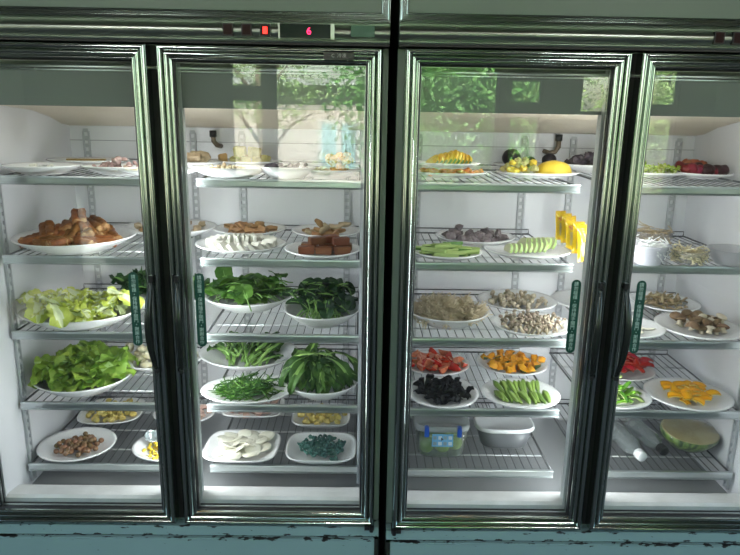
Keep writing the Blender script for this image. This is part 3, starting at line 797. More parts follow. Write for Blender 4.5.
for u, v, k, h in spots:
    rest(P, 'fried_dough_stick', rr.choice(dm), u*1.0, v*1.0, (rr.uniform(-.5, .5), rr.uniform(.0, .35) if k else rr.uniform(-.1, .2), (-1.15+rr.uniform(-.45, .45)) if k or v > -.2 else h+rr.uniform(-.2, .2)), 'golden brown fried dough stick in the pile on the second shelf', 'fried dough', 'fried dough sticks on the deep oval plate', rr.uniform(1.0, 1.2), .6, .038+.018*k)
plate('b12b', (126, 216, 220, 234), 1, .028, 'white plate half hidden by the post, holding tan gluten puffs')
heap(PLATES['b12b'], 34, [blob(.013, .011, .010, i, F['fungus_tan'], .2) for i in range(3)]+[blob(.013, .010, .009, 9, F['tofu_skin'], .2)], 'gluten_puff', 'tan gluten puff on the plate behind the post, second shelf', 'gluten puff', 'gluten puffs on the second shelf', rmax=.75, top=.036, size=.016, big=False)

plate('b13a', (20, 136, 300, 323), 2, .042, 'deep white oval plate heaped with pale yellow cabbage leaves', rot=.10)
cm = [center_x(leaf(.080+.010*i, .056+.006*(i % 3), i, [F['cab'], F['cab_rib']], curl=.5+.3*(i % 3), fold=.22, ruffle=.008, rfreq=15, rib=.30, ribtaper=.7, ribh=.004, nu=14, nv=10, shape='spoon'), -.045) for i in range(6)]
cm += [center_x(mesh_only_copy(shell_piece(.060, .026, .9, .005, [F['cab_rib'], F['cab_rib']], i, twist=.3)), 0) for i in range(2)]
heap(PLATES['b13a'], 84, cm, 'cabbage_leaf', 'cut pale yellow cabbage leaf with a white rib, in the heap on the third shelf', 'cabbage leaf', 'cabbage leaves in the big heap', rmax=.68, top=.066, size=.016, layers=4, aim=A(0, PI, -.05, .4, 0, .5), seed=4, smin=.70, smax=.92, q=.5)
plate('b13b', (118, 214, 283, 305), 2, .040, 'white plate half behind the post, third shelf, holding dark curly kale')
km = [center_x(leaf(.065, .05, i, [F['kale'], F['swp_rib']], curl=.9, fold=.3, ruffle=.010, rfreq=16, rib=.08, nu=14, nv=10), -.03) for i in range(4)]
heap(PLATES['b13b'], 42, km, 'kale_leaf', 'curly dark green kale leaf on the plate behind the post, third shelf', 'kale leaf', 'kale leaves beside the cabbage', rmax=.72, top=.06, size=.012, layers=4, aim=A(0, PI, -.2, .6, 0, .8), q=.5)

plate('b14a', (32, 131, 356, 394), 3, .046, 'tilted deep white plate heaped with green lettuce, fourth shelf', rot=.32)
lm = [center_x(leaf(.092+.01*i, .072+.007*(i % 3), 20+i, [F['let'], F['let_rib']], curl=.6+.25*(i % 3), fold=.15, ruffle=.009, rfreq=13, rib=.10, nu=16, nv=10), -.045) for i in range(6)]
heap(PLATES['b14a'], 66, lm, 'lettuce_leaf', 'torn bright green lettuce leaf in the heap on the fourth shelf', 'lettuce leaf', 'lettuce leaves in the heap', rmax=.58, top=.062, size=.012, layers=4, aim=A(0, PI, -.15, .5, 0, .6), seed=6, smin=.75, smax=1.05, q=.5)
plate('b14b', (112, 204, 345, 369), 3, .032, 'white oval plate of cauliflower pieces beside the first door handle')
heap(PLATES['b14b'], 30, [blob(.014, .012, .012, i, F['caul'], .25, 2.2) for i in range(4)], 'cauliflower_floret', 'creamy cauliflower floret on the plate behind the post, fourth shelf', 'cauliflower', 'cauliflower florets on the fourth shelf', rmax=.7, top=.04, size=.02)

plate('b15a', (40, 114, 429, 461), 4, .022, 'white oval plate of small round brown fruit on the bottom shelf', rot=.18, foot=.6)
heap(PLATES['b15a'], 64, [blob(.0088, .0086, .0084, i, F['longan'], .01) for i in range(3)], 'brown_fruit', 'small round brown fruit in the pile on the bottom shelf, left end', 'fruit', 'round brown fruits on the oval plate', rmax=.62, top=.022, size=.014, layers=3, smin=.9, smax=1.05, seed=5, off=(.02, -.02), big=False)
plate('b15b', (82, 143, 398, 425), 4, .022, 'small square white dish of yellow nuts at the back of the bottom shelf', n=3.2, rot=.1, name='square_dish')
heap(PLATES['b15b'], 30, [blob(.011, .0085, .008, i, F['potato'], .05) for i in range(3)], 'yellow_nut', 'glossy yellow nut in the square dish at the back of the bottom shelf', 'nut', 'yellow nuts in the square dish', rmax=.7, top=.018, size=.012, layers=2)
plate('b15c', (134, 200, 430, 462), 4, .026, 'white plate of yellow corn with a ladle resting in it, half hidden by the post')
heap(PLATES['b15c'], 70, [blob(.0065, .0055, .005, i, F['corn'], .08, sub=2) for i in range(2)], 'corn_kernel_cluster', 'bright yellow corn piece on the plate with the ladle', 'corn', 'corn pieces under the ladle', rmax=.72, top=.026, size=.009, layers=4, big=False)
P = PLATES['b15c']; bm = bmesh.new()
lathe(bm, [(.001, -.016), (.012, -.013), (.020, -.004), (.022, .003), (.0205, .003), (.0185, -.004), (.011, -.0115), (.001, -.0142)], 20)
lo = link('ladle', bm, K['rail']); lo.location = P['c']+Vector((-.054, .020, .046)); lo.rotation_euler = (.5, .35, .2)
bm = bmesh.new(); tube(bm, [(.020, 0, .004), (.05, .005, .022), (.10, .012, .035), (.15, .02, .040)], [.0035, .003, .003, .0045], 6); link('handle', bm, K['rail'], lo)
tag(lo, 'shiny steel ladle resting on the plate of corn', 'ladle')
plate('b15d', (154, 214, 404, 424), 4, .020, 'white plate of reddish meat slices tucked behind the centre post, bottom shelf')
heap(PLATES['b15d'], 22, [shell_piece(.03, .022, .5, .003, [F['meat'], F['meat']], i) for i in range(3)], 'meat_slice', 'reddish meat slice on the bottom shelf plate behind the post', 'meat', 'meat slices behind the post', rmax=.7, top=.016, size=.006, layers=2)

# ---------------------------------------------------------------- bay 2
plate('b21a', (150, 222, 158, 167), 0, .02, 'white plate with a tan bundle at the back, top shelf, second door')
heap(PLATES['b21a'], 6, [blob(.024, .016, .016, i, F['fungus_tan'], .2) for i in range(2)], 'tan_bundle', 'tan fungus bundle at the back of the top shelf, left side of the second door', 'fungus', 'tan bundles on the top shelf', rmax=.35, top=.03, size=.02, layers=2, off=(.2, 0))
plate('b21b', (186, 266, 164, 177), 0, .026, 'white shallow bowl of small beige pieces at the front of the top shelf')
heap(PLATES['b21b'], 46, [blob(.006, .005, .005, i, F['noodle_gold'] if i % 2 else F['oyster'], .2, sub=2) for i in range(4)], 'beige_crumb', 'small beige piece in the shallow bowl at the front of the top shelf', 'bean curd', 'beige pieces on the top shelf', rmax=.55, top=.030, size=.008, layers=3, off=(-.05, 0))
plate('b21c', (214, 284, 154, 165), 0, .016, 'white plate of yellow-green crumbly cubes at the back of the top shelf')
P = PLATES['b21c']
for (u, v, z, w, mt) in ((-.55, 0, .012, .9, 'cube_tan'), (-.2, -.2, .006, .8, 'cube_green'), (.1, -.2, .006, .8, 'cube_green'), (.4, -.2, .006, .8, 'cube_green'), (.6, .1, .012, .8, 'cube_green'), (-.1, .2, .034, 1.0, 'cube_green'), (.3, .1, .032, 1.0, 'cube_green'), (.02, .3, .008, 1, 'cube_tan'), (.4, .3, .008, 1, 'cube_tan')):
    put('fried_cube', slab(.0185*w, .015*w, .016*w, F[mt], .003, .003, int(u*100)), on_plate(P, u, v)+Vector((0, 0, z+.006)), (.1, .3*u, u*2), 'crumbly yellow-green cube in the group at the back of the top shelf', 'fried cube', 'crumbly cubes on the top shelf')
plate('b21d', (255, 314, 163, 178), 0, .030, 'white bowl-shaped plate of purple-grey root slices on the top shelf')
heap(PLATES['b21d'], 22, [rough_hull(12, .015, .009, .006, i, F['purple'], .001) for i in range(4)], 'purple_slice', 'dark purple-grey root slice on the top shelf behind the second door', 'root vegetable', 'purple-grey slices on the top shelf', rmax=.72, top=.040, size=.010, off=(-.05, 0))
plate('b21e', (298, 368, 164, 178), 0, .022, 'white plate with orange fungus beside the right stile of the second door, top shelf')
heap(PLATES['b21e'], 16, [blob(.012, .010, .009, i, F['orange'], .3) for i in range(3)], 'orange_fungus', 'orange fungus clump on the top shelf beside the second door stile', 'fungus', 'orange fungus clumps', rmax=.4, top=.034, size=.012, off=(.30, 0), sq=(.8, 1))
heap(PLATES['b21e'], 6, [blob(.010, .008, .006, i, F['caul'], .2) for i in range(2)], 'pale_bud', 'pale bud lying next to the orange fungus on the top shelf', 'vegetable', 'pale buds on the top shelf', rmax=.3, top=.02, size=.008, off=(-.3, 0), layers=2)

plate('b22b', (214, 286, 222, 236), 1, .022, 'white plate of brown folded bean curd skins behind the tofu')
heap(PLATES['b22b'], 16, [shell_piece(.045, .034, 1.2, .006, [F['tofu_skin'], F['tofu_skin']], i, wob=.006) for i in range(4)], 'bean_curd_skin', 'brown folded bean curd skin behind the white tofu, second shelf', 'bean curd', 'brown bean curd skins', rmax=.68, top=.030, size=.018, layers=2, tilt=.6, big=False)
plate('b22a', (197, 286, 231, 259), 1, .014, 'flat white oval plate of sliced white tofu', foot=.7, well=.5)
P = PLATES['b22a']; tm = [slab(.0175, .0050, .0145, F['tofu'], .0006, .001, i) for i in range(3)]; rr = random.Random(8)
for k in range(22):
    a = 2*PI*k/22; u, v = .66*math.cos(a), .60*math.sin(a)
    put('tofu_slice', rr.choice(tm), on_plate(P, u, v)+Vector((0, 0, .0105)), (.75+rr.uniform(-.1, .1), 0, a+rr.uniform(-.1, .1)), 'white tofu slice leaning in the ring on the flat oval plate', 'tofu', 'tofu slices in the ring')
tm = [slab(.0150, .0045, .0165, F['tofu'], .0008, .001, 7+i) for i in range(3)]
for k in range(7):
    put('tofu_slice', rr.choice(tm), on_plate(P, -.26+.09*k, .02+.12*(k % 2)+.05)+Vector((0, 0, .0165)), (rr.uniform(-.2, .2), rr.uniform(-.15, .15), 1.35+.1*k), 'white tofu slice standing upright in the middle of the tofu plate', 'tofu', 'upright tofu slices')
plate('b22d', (292, 366, 224, 238), 1, .022, 'white plate of beige rolls at the back of the second shelf, second door')
heap(PLATES['b22d'], 16, [bent_tube(.042, .010, i, [F['tofu_skin'] if i % 2 else F['fungus_tan']], .5, (.6, 1, .5)) for i in range(4)], 'bean_curd_roll', 'beige brown roll at the back of the second shelf beside the brown blocks', 'bean curd', 'beige rolls on the second shelf', rmax=.65, top=.036, size=.018, layers=2, tilt=.4, big=False)
plate('b22c', (284, 368, 241, 262), 1, .014, 'flat white plate of dark brown dried tofu blocks', foot=.7, well=.5)
P = PLATES['b22c']
for i, (u, v, z) in enumerate([(-.40, -.38, 0), (.06, -.40, 0), (.52, -.36, 0), (-.36, .06, 0), (.10, .06, 0), (.56, .08, 0), (-.15, -.10, 1), (.48, -.1, 1), (.2, .15, 1)]):
    def mi(bm):
        for f in bm.faces:
            if abs(f.normal.z) > .9 and f.calc_center_median().z < 0: f.material_index = 0
    put('dried_tofu_block', slab(.0235, .0150, .0105, F['block'], .002, .001, i), on_plate(P, u, v)+Vector((0, 0, .0135+z*.0215)), (0, 0, .08*(-1)**i+.05*i*z), 'dark brown dried tofu block in the stack on the second shelf', 'dried tofu', 'dried tofu blocks on the flat plate')

plate('b23a', (205, 292, 283, 308), 2, .042, 'deep white oval plate of round green sweet potato leaves', rot=-.05)
sm = [center_x(leaf(.044+.004*i, .044+.003*(i % 3), 30+i, [F['swp'], F['swp_rib']], curl=.5, fold=.2, ruffle=.002, rib=.07, stem=.035, stemr=.0014, shape='heart', nu=8, nv=8), -.012) for i in range(5)]
heap(PLATES['b23a'], 96, sm, 'sweet_potato_leaf', 'round green sweet potato leaf on the third shelf behind the second door', 'leaf', 'sweet potato leaves', rmax=.80, top=.058, size=.010, layers=4, aim=A(0, PI, -.2, .5, 0, .5), smin=.8, smax=1.3, q=.5)
plate('b23b', (284, 366, 292, 328), 2, .044, 'deep white plate of glossy dark greens with stalks toward the door')
def greens(key, N, meshes, name, label, cat, group, seed=1, spread=.9, base=(0, .05), zz=.055, p0=-.45):
    P = PLATES[key]; rr = random.Random(seed)
    for i in range(N):
        t = (i+.5)/N; a = -spread+2*spread*((i*.618) % 1); lay = t
        u = base[0]+.68*math.sin(a)*(1-.25*lay); v = base[1]-.25+.75*lay+rr.uniform(-.1, .1)
        rest(P, name, rr.choice(meshes), u, v, (rr.uniform(-.7, .7), p0+rr.uniform(-.35, .3)-.2*lay, PI/2-a*.55+rr.uniform(-.45, .45)), label, cat, group, rr.uniform(.85, 1.15), .35)
gm = [leaf(.058+.005*i, .048+.004*(i % 3), 40+i, [F['bok'], F['bok_stem']], curl=.9+.2*i, fold=.3, ruffle=.003, rib=.07, stem=.075, stemr=.0026, shape='heart', nu=10, nv=8) for i in range(4)]
greens('b23b', 46, gm, 'dark_leafy_green', 'glossy dark green leaf with a pale stalk, in the bundle on the third shelf', 'leafy green', 'dark greens with stalks', 2, base=(.1, .1), zz=.060)
ex = [leaf(.050, .042, 60+i, [F['bok'], F['bok_stem']], curl=1.2, fold=.3, rib=.07, stem=.03, shape='heart') for i in range(3)]
heap(PLATES['b23b'], 34, ex, 'dark_leafy_green', 'glossy dark green leaf with a pale stalk, in the bundle on the third shelf', 'leafy green', 'dark greens with stalks', rmax=.72, top=.070, size=.02, layers=3, off=(.0, .25), aim=A(0, PI, -.1, .5, 0, .7), seed=3, q=.5)

st = [bent_tube(.075+.008*i, .0030, i, F['bok_stem'], .5, (.8, 1, .7), n=6, seg=6) for i in range(4)]
rr = random.Random(31)
for i in range(30):
    u = -.42+.84*((i*.618) % 1); rest(PLATES['b23b'], 'green_stalk', rr.choice(st), u, -.30+rr.uniform(-.12, .15), (rr.uniform(0, 6), .25+rr.uniform(-.15, .25), -PI/2+u*.9+rr.uniform(-.35, .35)), 'pale green stalk pointing to the door under the dark leaves, third shelf', 'stalk', 'stalks of the dark greens', rr.uniform(.7, 1), .6, .05)
plate('b24a', (205, 299, 331, 360), 3, .040, 'deep white plate of light green stalks at the back of the fourth shelf')
ch = [leaf(.05+.006*i, .030, 50+i, [F['leafy'], F['choy']], curl=.6, fold=.3, ruffle=.003, rib=.15, stem=.060, stemr=.0042, shape='oval') for i in range(4)]
greens('b24a', 54, ch, 'choy_sum_stalk', 'light green stalk with a small leaf at the back of the fourth shelf', 'leafy green', 'light green stalks', 5, spread=1.0, zz=.035, p0=-.15)
plate('b24b', (201, 292, 378, 405), 3, .020, 'flat white oval plate of thin dark green stems', foot=.62)
cv = [bent_tube(.062, .0024, i, F['chive'], 1.0, (.7, 1, .3), n=5, seg=6) for i in range(6)]+[bent_tube(.038, .0024, i, F['choy'], .6, (.8, 1, .6), n=5, seg=4) for i in range(2)]
heap(PLATES['b24b'], 195, cv, 'thin_green_stem', 'thin dark green stem in the tangled heap on the flat oval plate', 'green stem', 'thin dark green stems', rmax=.56, top=.062, size=.006, layers=9, aim=A(0, PI, -.1, .55), seed=2, sq=(1, .9), smin=.75, smax=1.1, q=.45)
plate('b24c', (284, 366, 362, 398), 3, .044, 'deep white plate of long broad green leaves, fourth shelf')
bl = [leaf(.105+.01*i, .036+.004*(i % 3), 70+i, [F['leafy'], F['choy']], curl=1.0+.25*i, fold=.3, ruffle=.004, rib=.10, stem=.03, stemr=.0028, shape='oval', nu=14) for i in range(5)]
P = PLATES['b24c']; rr = random.Random(12)
for i in range(76):
    lay = i/76; a = (i*2.4) % (2*PI); u = .50*math.cos(a)*(1-.4*lay)-.05; v = .36*math.sin(a)+.15
    hd = math.atan2(-.9+rr.uniform(-.6, .5), u*1.8+.25+rr.uniform(-.8, .8)) if i % 4 else rr.uniform(0, 2*PI)
    rest(P, 'long_green_leaf', rr.choice(bl), u, v, (rr.uniform(-.5, .5), -.15+rr.uniform(-.2, .25), hd), 'long broad green leaf drooping in the bundle on the fourth shelf', 'leafy green', 'long broad green leaves', rr.uniform(.72, 1.05), .40)

plate('b25a', (206, 279, 431, 462), 4, .022, 'square white dish of round white slices', n=4, rot=-.03, name='square_dish', foot=.7)
heap(PLATES['b25a'], 32, [disc(.0260, .0028, F['bean_white'], i, .85) for i in range(4)], 'white_slice', 'round white slice in the square dish on the bottom shelf', 'vegetable slice', 'round white slices', rmax=0.74, top=.026, size=.008, layers=3, tilt=.45, off=(0, .05), smin=.85, smax=1.2, big=False)
plate('b25b', (224, 284, 397, 417), 4, .018, 'rectangular white dish of pink meat at the back of the bottom shelf', n=5, name='rectangular_dish', foot=.7)
heap(PLATES['b25b'], 18, [shell_piece(.034, .026, .4, .004, [F['meat'], F['meat']], 5+i) for i in range(3)], 'meat_slice', 'pink meat slice in the rectangular dish behind the white slices', 'meat', 'pink meat slices', rmax=.72, top=.012, size=.006, layers=2, sq=(1, 1))
plate('b25c', (293, 350, 404, 426), 4, .022, 'rectangular white dish of yellow potato chunks, bottom shelf', n=5, name='rectangular_dish', foot=.75)
heap(PLATES['b25c'], 22, [rough_hull(14, .0150, .012, .011, i, F['potato'], 0) for i in range(4)], 'potato_chunk', 'pale yellow potato chunk in the rectangular dish', 'potato', 'potato chunks', rmax=.7, top=.026, size=.016, layers=2)
plate('b25d', (287, 356, 433, 462), 4, .026, 'square white dish of blue-green konjac knots', n=4, name='square_dish', foot=.7)
def knot(seed):
    bm = bmesh.new(); rr = random.Random(seed); pts = []
    for i in range(15):
        a = 2*PI*i/15*1.3; pts.append((.0085*math.sin(a)+.005*math.sin(2*a+seed), .0085*math.cos(a)+rr.uniform(-.001, .001), .004*math.sin(3*a)))
    tube(bm, pts, .0034, 6); return mesh_only('knot', bm, F['konjac'])
heap(PLATES['b25d'], 64, [knot(i) for i in range(4)], 'konjac_knot', 'blue-green konjac knot in the square dish on the bottom shelf', 'konjac', 'konjac knots', rmax=0.69, top=.026, size=.010, layers=3, tilt=.8, big=False)

# ---------------------------------------------------------------- bay 3
plate('b31a', (398, 488, 166, 180), 0, .014, 'white plate of orange root slices, under the plate of golden slices', side=1)
heap(PLATES['b31a'], 34, [rough_hull(12, .016, .012, .0095, i, F['carrot'], .001) for i in range(4)], 'orange_chunk', 'orange root chunk on the lower of the two stacked plates, top shelf', 'root vegetable', 'orange chunks on the lower stacked plate', rmax=.84, top=.013, size=.013, layers=2, tilt=.2, big=False)
plate('b31b', (405, 480, 157, 172), 0, .012, 'white plate of golden slices stacked on the plate of orange chunks', side=1, lift=.034, well=.4)
P = PLATES['b31b']; pm = []
for i in range(3):
    bm = bmesh.new(); n = 14; f0 = []; f1 = []
    for k in range(n+1):
        a = PI*k/n; r = 1+.03*math.sin(5*a+i)
        f0.append(bm.verts.new((-.0032, .030*math.cos(a)*r, .036*math.sin(a)*r))); f1.append(bm.verts.new((.0032, .030*math.cos(a)*r, .036*math.sin(a)*r)))
    bm.faces.new(f0); bm.faces.new(f1[::-1])
    for k in range(n+1):
        f = bm.faces.new((f0[k], f1[k], f1[(k+1) % (n+1)], f0[(k+1) % (n+1)])); f.material_index = 1 if k in (0, 1, n-1, n-2) else 0
    pm.append(mesh_only('slice', bm, [F['pine'], F['pine_skin']], smooth=False))
for k in range(9):
    q = abs(k-3.8)/5
    put('golden_slice', pm[k % 3], on_plate(P, -.50+.125*k, -.05)+Vector((0, 0, .004)), (.0, .75-.02*k, .35), 'golden half-round slice with green rind, fanned on the upper stacked plate', 'fruit slice', 'golden slices fanned on the upper plate', (1.1, 1, 1.35-q*.6))
plate('b31c', (486, 560, 157, 168), 0, .020, 'white plate of dark round aubergines at the back of the top shelf', side=1)
P = PLATES['b31c']
for u, v, s in ((-.55, 0, 1.45), (-.05, .1, .9), (.42, .0, 1.15)):
    put('dark_aubergine', blob(.022, .020, .020, 3, F['dark_egg'], .03), on_plate(P, u, v)+Vector((0, 0, .026*s)), (0, 0, u), 'dark round aubergine at the back of the top shelf, third door', 'aubergine', 'dark round aubergines on the top shelf', s)
plate('b31d', (496, 578, 167, 180), 0, .012, 'flat white plate with yellow melon flesh at the front of the top shelf', side=1, foot=.7)
P = PLATES['b31d']
heap(P, 16, [blob(.010, .008, .008, i, F['cube_green'] if i else F['mango'], .3) for i in range(3)], 'yellow_floret', 'crumbly yellow piece beside the cut yellow melon', 'vegetable', 'crumbly yellow pieces', rmax=.42, top=.028, size=.012, off=(-.38, .0), layers=3)
def melon_fn(bm):
    for v in bm.verts:
        a = math.atan2(v.co.y, v.co.x); k = 1-.06*abs(math.cos(a*4)); v.co.x *= k; v.co.y *= k
        if v.co.z < 0: v.co.z *= .12
put('yellow_melon_half', blob(.052, .040, .034, 4, F['mango'], .02, sub=4, fn=melon_fn), on_plate(P, .42, .1)+Vector((0, 0, .006)), (0, 0, .2), 'peeled yellow melon half with ribs, top shelf behind the third door', 'melon', None, 1.12)
plate('b31e', (556, 640, 160, 170), 0, .024, 'white bowl of dark fungus at the back of the top shelf, third door', side=1)
heap(PLATES['b31e'], 18, [blob(.016, .012, .012, i, F['purple'], .3) for i in range(3)], 'dark_fungus_clump', 'dark clump in the bowl at the back of the top shelf near the post', 'fungus', 'dark clumps on the top shelf', rmax=.7, top=.036, size=.018)

plate('b32a', (436, 514, 228, 246), 1, .024, 'white oval plate of purple-grey taro chunks', side=1)
heap(PLATES['b32a'], 30, [rough_hull(11, .0175, .015, .0135, i, F['taro'], 0) for i in range(5)], 'taro_chunk', 'purple-grey taro chunk in the pile on the second shelf, third door', 'taro', 'taro chunks', rmax=.64, top=.032, size=.022, layers=2, tilt=.6, off=(.0, .05))
plate('b32b', (411, 485, 246, 264), 1, .014, 'flat white plate of cut cucumber sticks', side=1, foot=.7)
def mi_c(bm):
    for f in bm.faces:
        if f.normal.z < -.5: f.material_index = 1
heap(PLATES['b32b'], 30, [slab(.030, .0045, .0035, [F['cuke'], F['cuke_skin']], .0012, .001, i, mi_c) for i in range(4)], 'cucumber_stick', 'pale green cucumber stick on the flat plate, second shelf', 'cucumber', 'cucumber sticks', rmax=.58, top=.016, size=.006, layers=3, aim=A(0, .45, 0, .1, 0, 2.5))
plate('b32c', (484, 569, 239, 262), 1, .014, 'flat white plate of sliced pale green gourd', side=1, foot=.7)
P = PLATES['b32c']; cs = []
for i in range(3):
    bm = bmesh.new(); n = 12; f0 = []; f1 = []
    for k in range(n):
        a = -.35+(PI+.7)*k/(n-1); f0.append(bm.verts.new((-.004, .021*math.cos(a), .019*math.sin(a)+.006))); f1.append(bm.verts.new((.004, .021*math.cos(a), .019*math.sin(a)+.006)))
    bm.faces.new(f0[::-1]); bm.faces.new(f1)
    for k in range(n):
        f = bm.faces.new((f0[k], f0[(k+1) % n], f1[(k+1) % n], f1[k])); f.material_index = 1 if k < n-1 else 0
    cs.append(mesh_only('gourd', bm, [F['chay'], F['chay_skin']], smooth=False))
for k in range(8):
    put('gourd_slice', cs[k % 3], on_plate(P, -.50+.115*k, -.28+.02*k)+Vector((0, 0, .008)), (0, .25+.03*k, .25), 'pale green gourd slice in the front row of the flat plate', 'gourd slice', 'gourd slices, front row', (1, 1, .95+.05*k))
for k in range(7):
    put('gourd_slice', cs[k % 3], on_plate(P, -.08+.105*k, .22-.02*k)+Vector((0, 0, .012)), (0, .5, .35), 'pale green gourd slice in the taller back row of the flat plate', 'gourd slice', 'gourd slices, back row', (1, 1, 1.15+.04*k))
# yellow packets leaning in a row
pkm = []
for i in range(2):
    bm = bmesh.new(); nu, nv = 10, 14; hw, hh = .019, .045
    for s in (-1, 1):
        g = []
        for a in range(nu+1):
            row = []
            for b in range(nv+1):
                u, v = a/nu*2-1, b/nv*2-1
                th = .0055*max(0, (1-u**4)*(1-(abs(v)/.86)**6 if abs(v) < .86 else 0))+.0004
                row.append(bm.verts.new((u*hw*(1-.05*(1-abs(v))), s*th*(1 if s < 0 else 1)+.0008*math.sin(u*7+v*5+i), v*hh+hh)))
            g.append(row)
        for a in range(nu):
            for b in range(nv):
                q = (g[a][b], g[a+1][b], g[a+1][b+1], g[a][b+1]); f = bm.faces.new(q if s < 0 else q[::-1])
                v = (b+.5)/nv
                f.material_index = 1 if (v > .90 or v < .10) else 2 if (.14 < v < .55 and .25 < (a+.5)/nu < .75) else 3 if (.66 < v < .76 and .2 < (a+.5)/nu < .8) else 0
    pkm.append(mesh_only('packet', bm, [mat('packet_yellow', (.72, .48, .01), .25, coat=.4), mat('packet_amber_edge', (.60, .30, .012), .3, col2=(.72, .50, .02), nscale=150), mat('packet_dull_window', (.50, .40, .12), .3, col2=(.40, .32, .10), nscale=60), mat('packet_red_mark', (.52, .06, .02), .35, col2=(.72, .45, .02), nscale=160)]))
pa, pb = at(564, 240, ZS[1]), at(588, 262, ZS[1])
for k in range(7):
    t = k/6; p = pa.lerp(pb, t); p.z = ZS[1]+.001
    o = put('noodle_packet', pkm[k % 2], p+Vector(((-.012+.006*(k % 3)), 0, 0)), (-.16, .05*math.sin(k*2), .25+.15*math.sin(k*3)), 'yellow seasoning packet with amber crimped ends, standing in the row by the third door stile', 'packet', 'yellow packets standing in a row', (1, 1, 1.08))
K['packets'] = None

plate('b33a', (398, 488, 290, 333), 2, .044, 'deep white oval plate heaped with beige needle mushrooms', side=1)
P = PLATES['b33a']; nm = []
for i in range(5):      # each bunch: fine stems fanning from one root, tiny caps at the tips
    rr = random.Random(i); bm = bmesh.new()
    for k in range(30):
        a = rr.gauss(0, .30); e = rr.gauss(.0, .25); L = rr.uniform(.026, .042); c0 = rr.uniform(-.3, .3)
        pts = [(0, rr.gauss(0, .002), rr.gauss(0, .002))]
        for s in (.33, .66, 1): pts.append((L*s*math.cos(a), L*s*math.sin(a+c0*s), L*s*math.sin(e)+.002*math.sin(s*3+k)))
        tube(bm, pts, [.0010, .0009, .0009, .0016], 4)
    nm.append(mesh_only('needles', bm, [F['noodle']]))
core = blob(P['rx']*.62, P['ry']*.58, .030, 5, F['noodle_core'], .06)
put('needle_mushroom_clump', core, P['c']+Vector((0, 0, P['fl']+.022)), (0, 0, 0), 'dense root clump under the bunches of needle mushrooms', 'mushrooms', 'needle mushroom root clump')
rr = random.Random(5); NB = 150
for i in range(NB):
    q = math.sqrt((i+.5)/NB)*.80; a = i*2.39996; u, v = q*math.cos(a), q*math.sin(a)
    p = on_plate(P, u, v); z = P['c'].z+P['fl']+.048*math.sqrt(max(0, 1-(q/.88)**2))+.006
    p.z = max(z, p.z+.004)
    put('needle_mushroom_bunch', rr.choice(nm), p, (rr.uniform(0, 6), rr.uniform(-.5, .3), rr.uniform(0, 2*PI)), 'small bunch of fine beige needle mushrooms in the heap on the third shelf', 'mushrooms', 'bunches of needle mushrooms', rr.uniform(.8, 1.1))
plate('b33b', (478, 556, 290, 311), 2, .022, 'white oval plate of halved pale mushrooms at the back of the third shelf', side=1)
mm = [mushroom(.009, .009, .0055, .012, [F['mush_w'], F['mush_w']], i, .5) for i in range(4)]
heap(PLATES['b33b'], 52, mm, 'pale_mushroom', 'small pale mushroom at the back of the third shelf, third door', 'mushroom', 'small pale mushrooms', rmax=0.74, top=.028, size=.014, layers=3, tilt=1.6, big=False)
plate('b33c', (493, 574, 313, 341), 2, .022, 'white oval plate of slim grey-capped mushrooms at the front of the third shelf', side=1)
mm = [mushroom(.0062, .006, .0034, .022, [F['mush_b'], F['mush_w']], i, .3) for i in range(5)]
heap(PLATES['b33c'], 110, mm, 'grey_capped_mushroom', 'slim mushroom with a grey-brown cap and white stem, front of the third shelf', 'mushroom', 'slim grey-capped mushrooms', rmax=0.76, top=.028, size=.010, layers=3, tilt=1.5, big=False)
plate('b33d', (552, 640, 290, 312), 2, .016, 'nearly empty white plate near the third door stile, third shelf', side=1)
heap(PLATES['b33d'], 14, mm, 'cut_stem', 'pale cut mushroom stem on the plate behind the third door stile', 'mushroom', 'cut stems behind the stile', rmax=.3, top=.02, size=.01, layers=2, tilt=1.5, off=(.2, 0), big=False)

plate('b34a', (398, 469, 350, 377), 3, .018, 'white oval plate of tomato wedges', side=1)
P = PLATES['b34a']; wm = [wedge(.0245, 1.25, 1.15, [F['tomato'], F['tomato_in']], i) for i in range(4)]
heap(P, 26, wm, 'tomato_wedge', 'red tomato wedge on the fourth shelf, third door', 'tomato', 'tomato wedges', rmax=.68, top=.026, size=.012, layers=2, tilt=.7, aim=A(1.57, 1.0, 0, .3, .6, 1.9), smin=.75, smax=.9, seed=9, q=.6)
plate('b34b', (398, 479, 379, 412), 3, .018, 'white oval plate of black wood ear fungus', side=1)
fm = [shell_piece(.034, .028, 1.3, .0035, [F['fungus'], F['fungus']], i, wob=.012, twist=.8) for i in range(6)]
heap(PLATES['b34b'], 70, fm, 'wood_ear_fungus', 'glossy black wood ear fungus on the fourth shelf', 'fungus', 'black wood ear pieces', rmax=0.76, top=.032, size=.012, layers=4, tilt=1.3, big=False)
plate('b34c', (477, 547, 350, 377), 3, .018, 'white oval plate of orange pumpkin chunks', side=1)
def mi_p(bm):
    for f in bm.faces:
        if f.normal.z < -.75: f.material_index = 1
heap(PLATES['b34c'], 34, [rough_hull(11, .0175, .0145, .0130, i, [F['pump'], F['pump_skin']], 0, cutmi=mi_p) for i in range(6)], 'pumpkin_chunk', 'orange pumpkin chunk with green rind on the fourth shelf', 'pumpkin', 'pumpkin chunks', rmax=.66, top=.030, size=.018, layers=2, tilt=1.3)
plate('b34d', (482, 560, 380, 411), 3, .018, 'white oval plate of whole green okra', side=1)
om = []
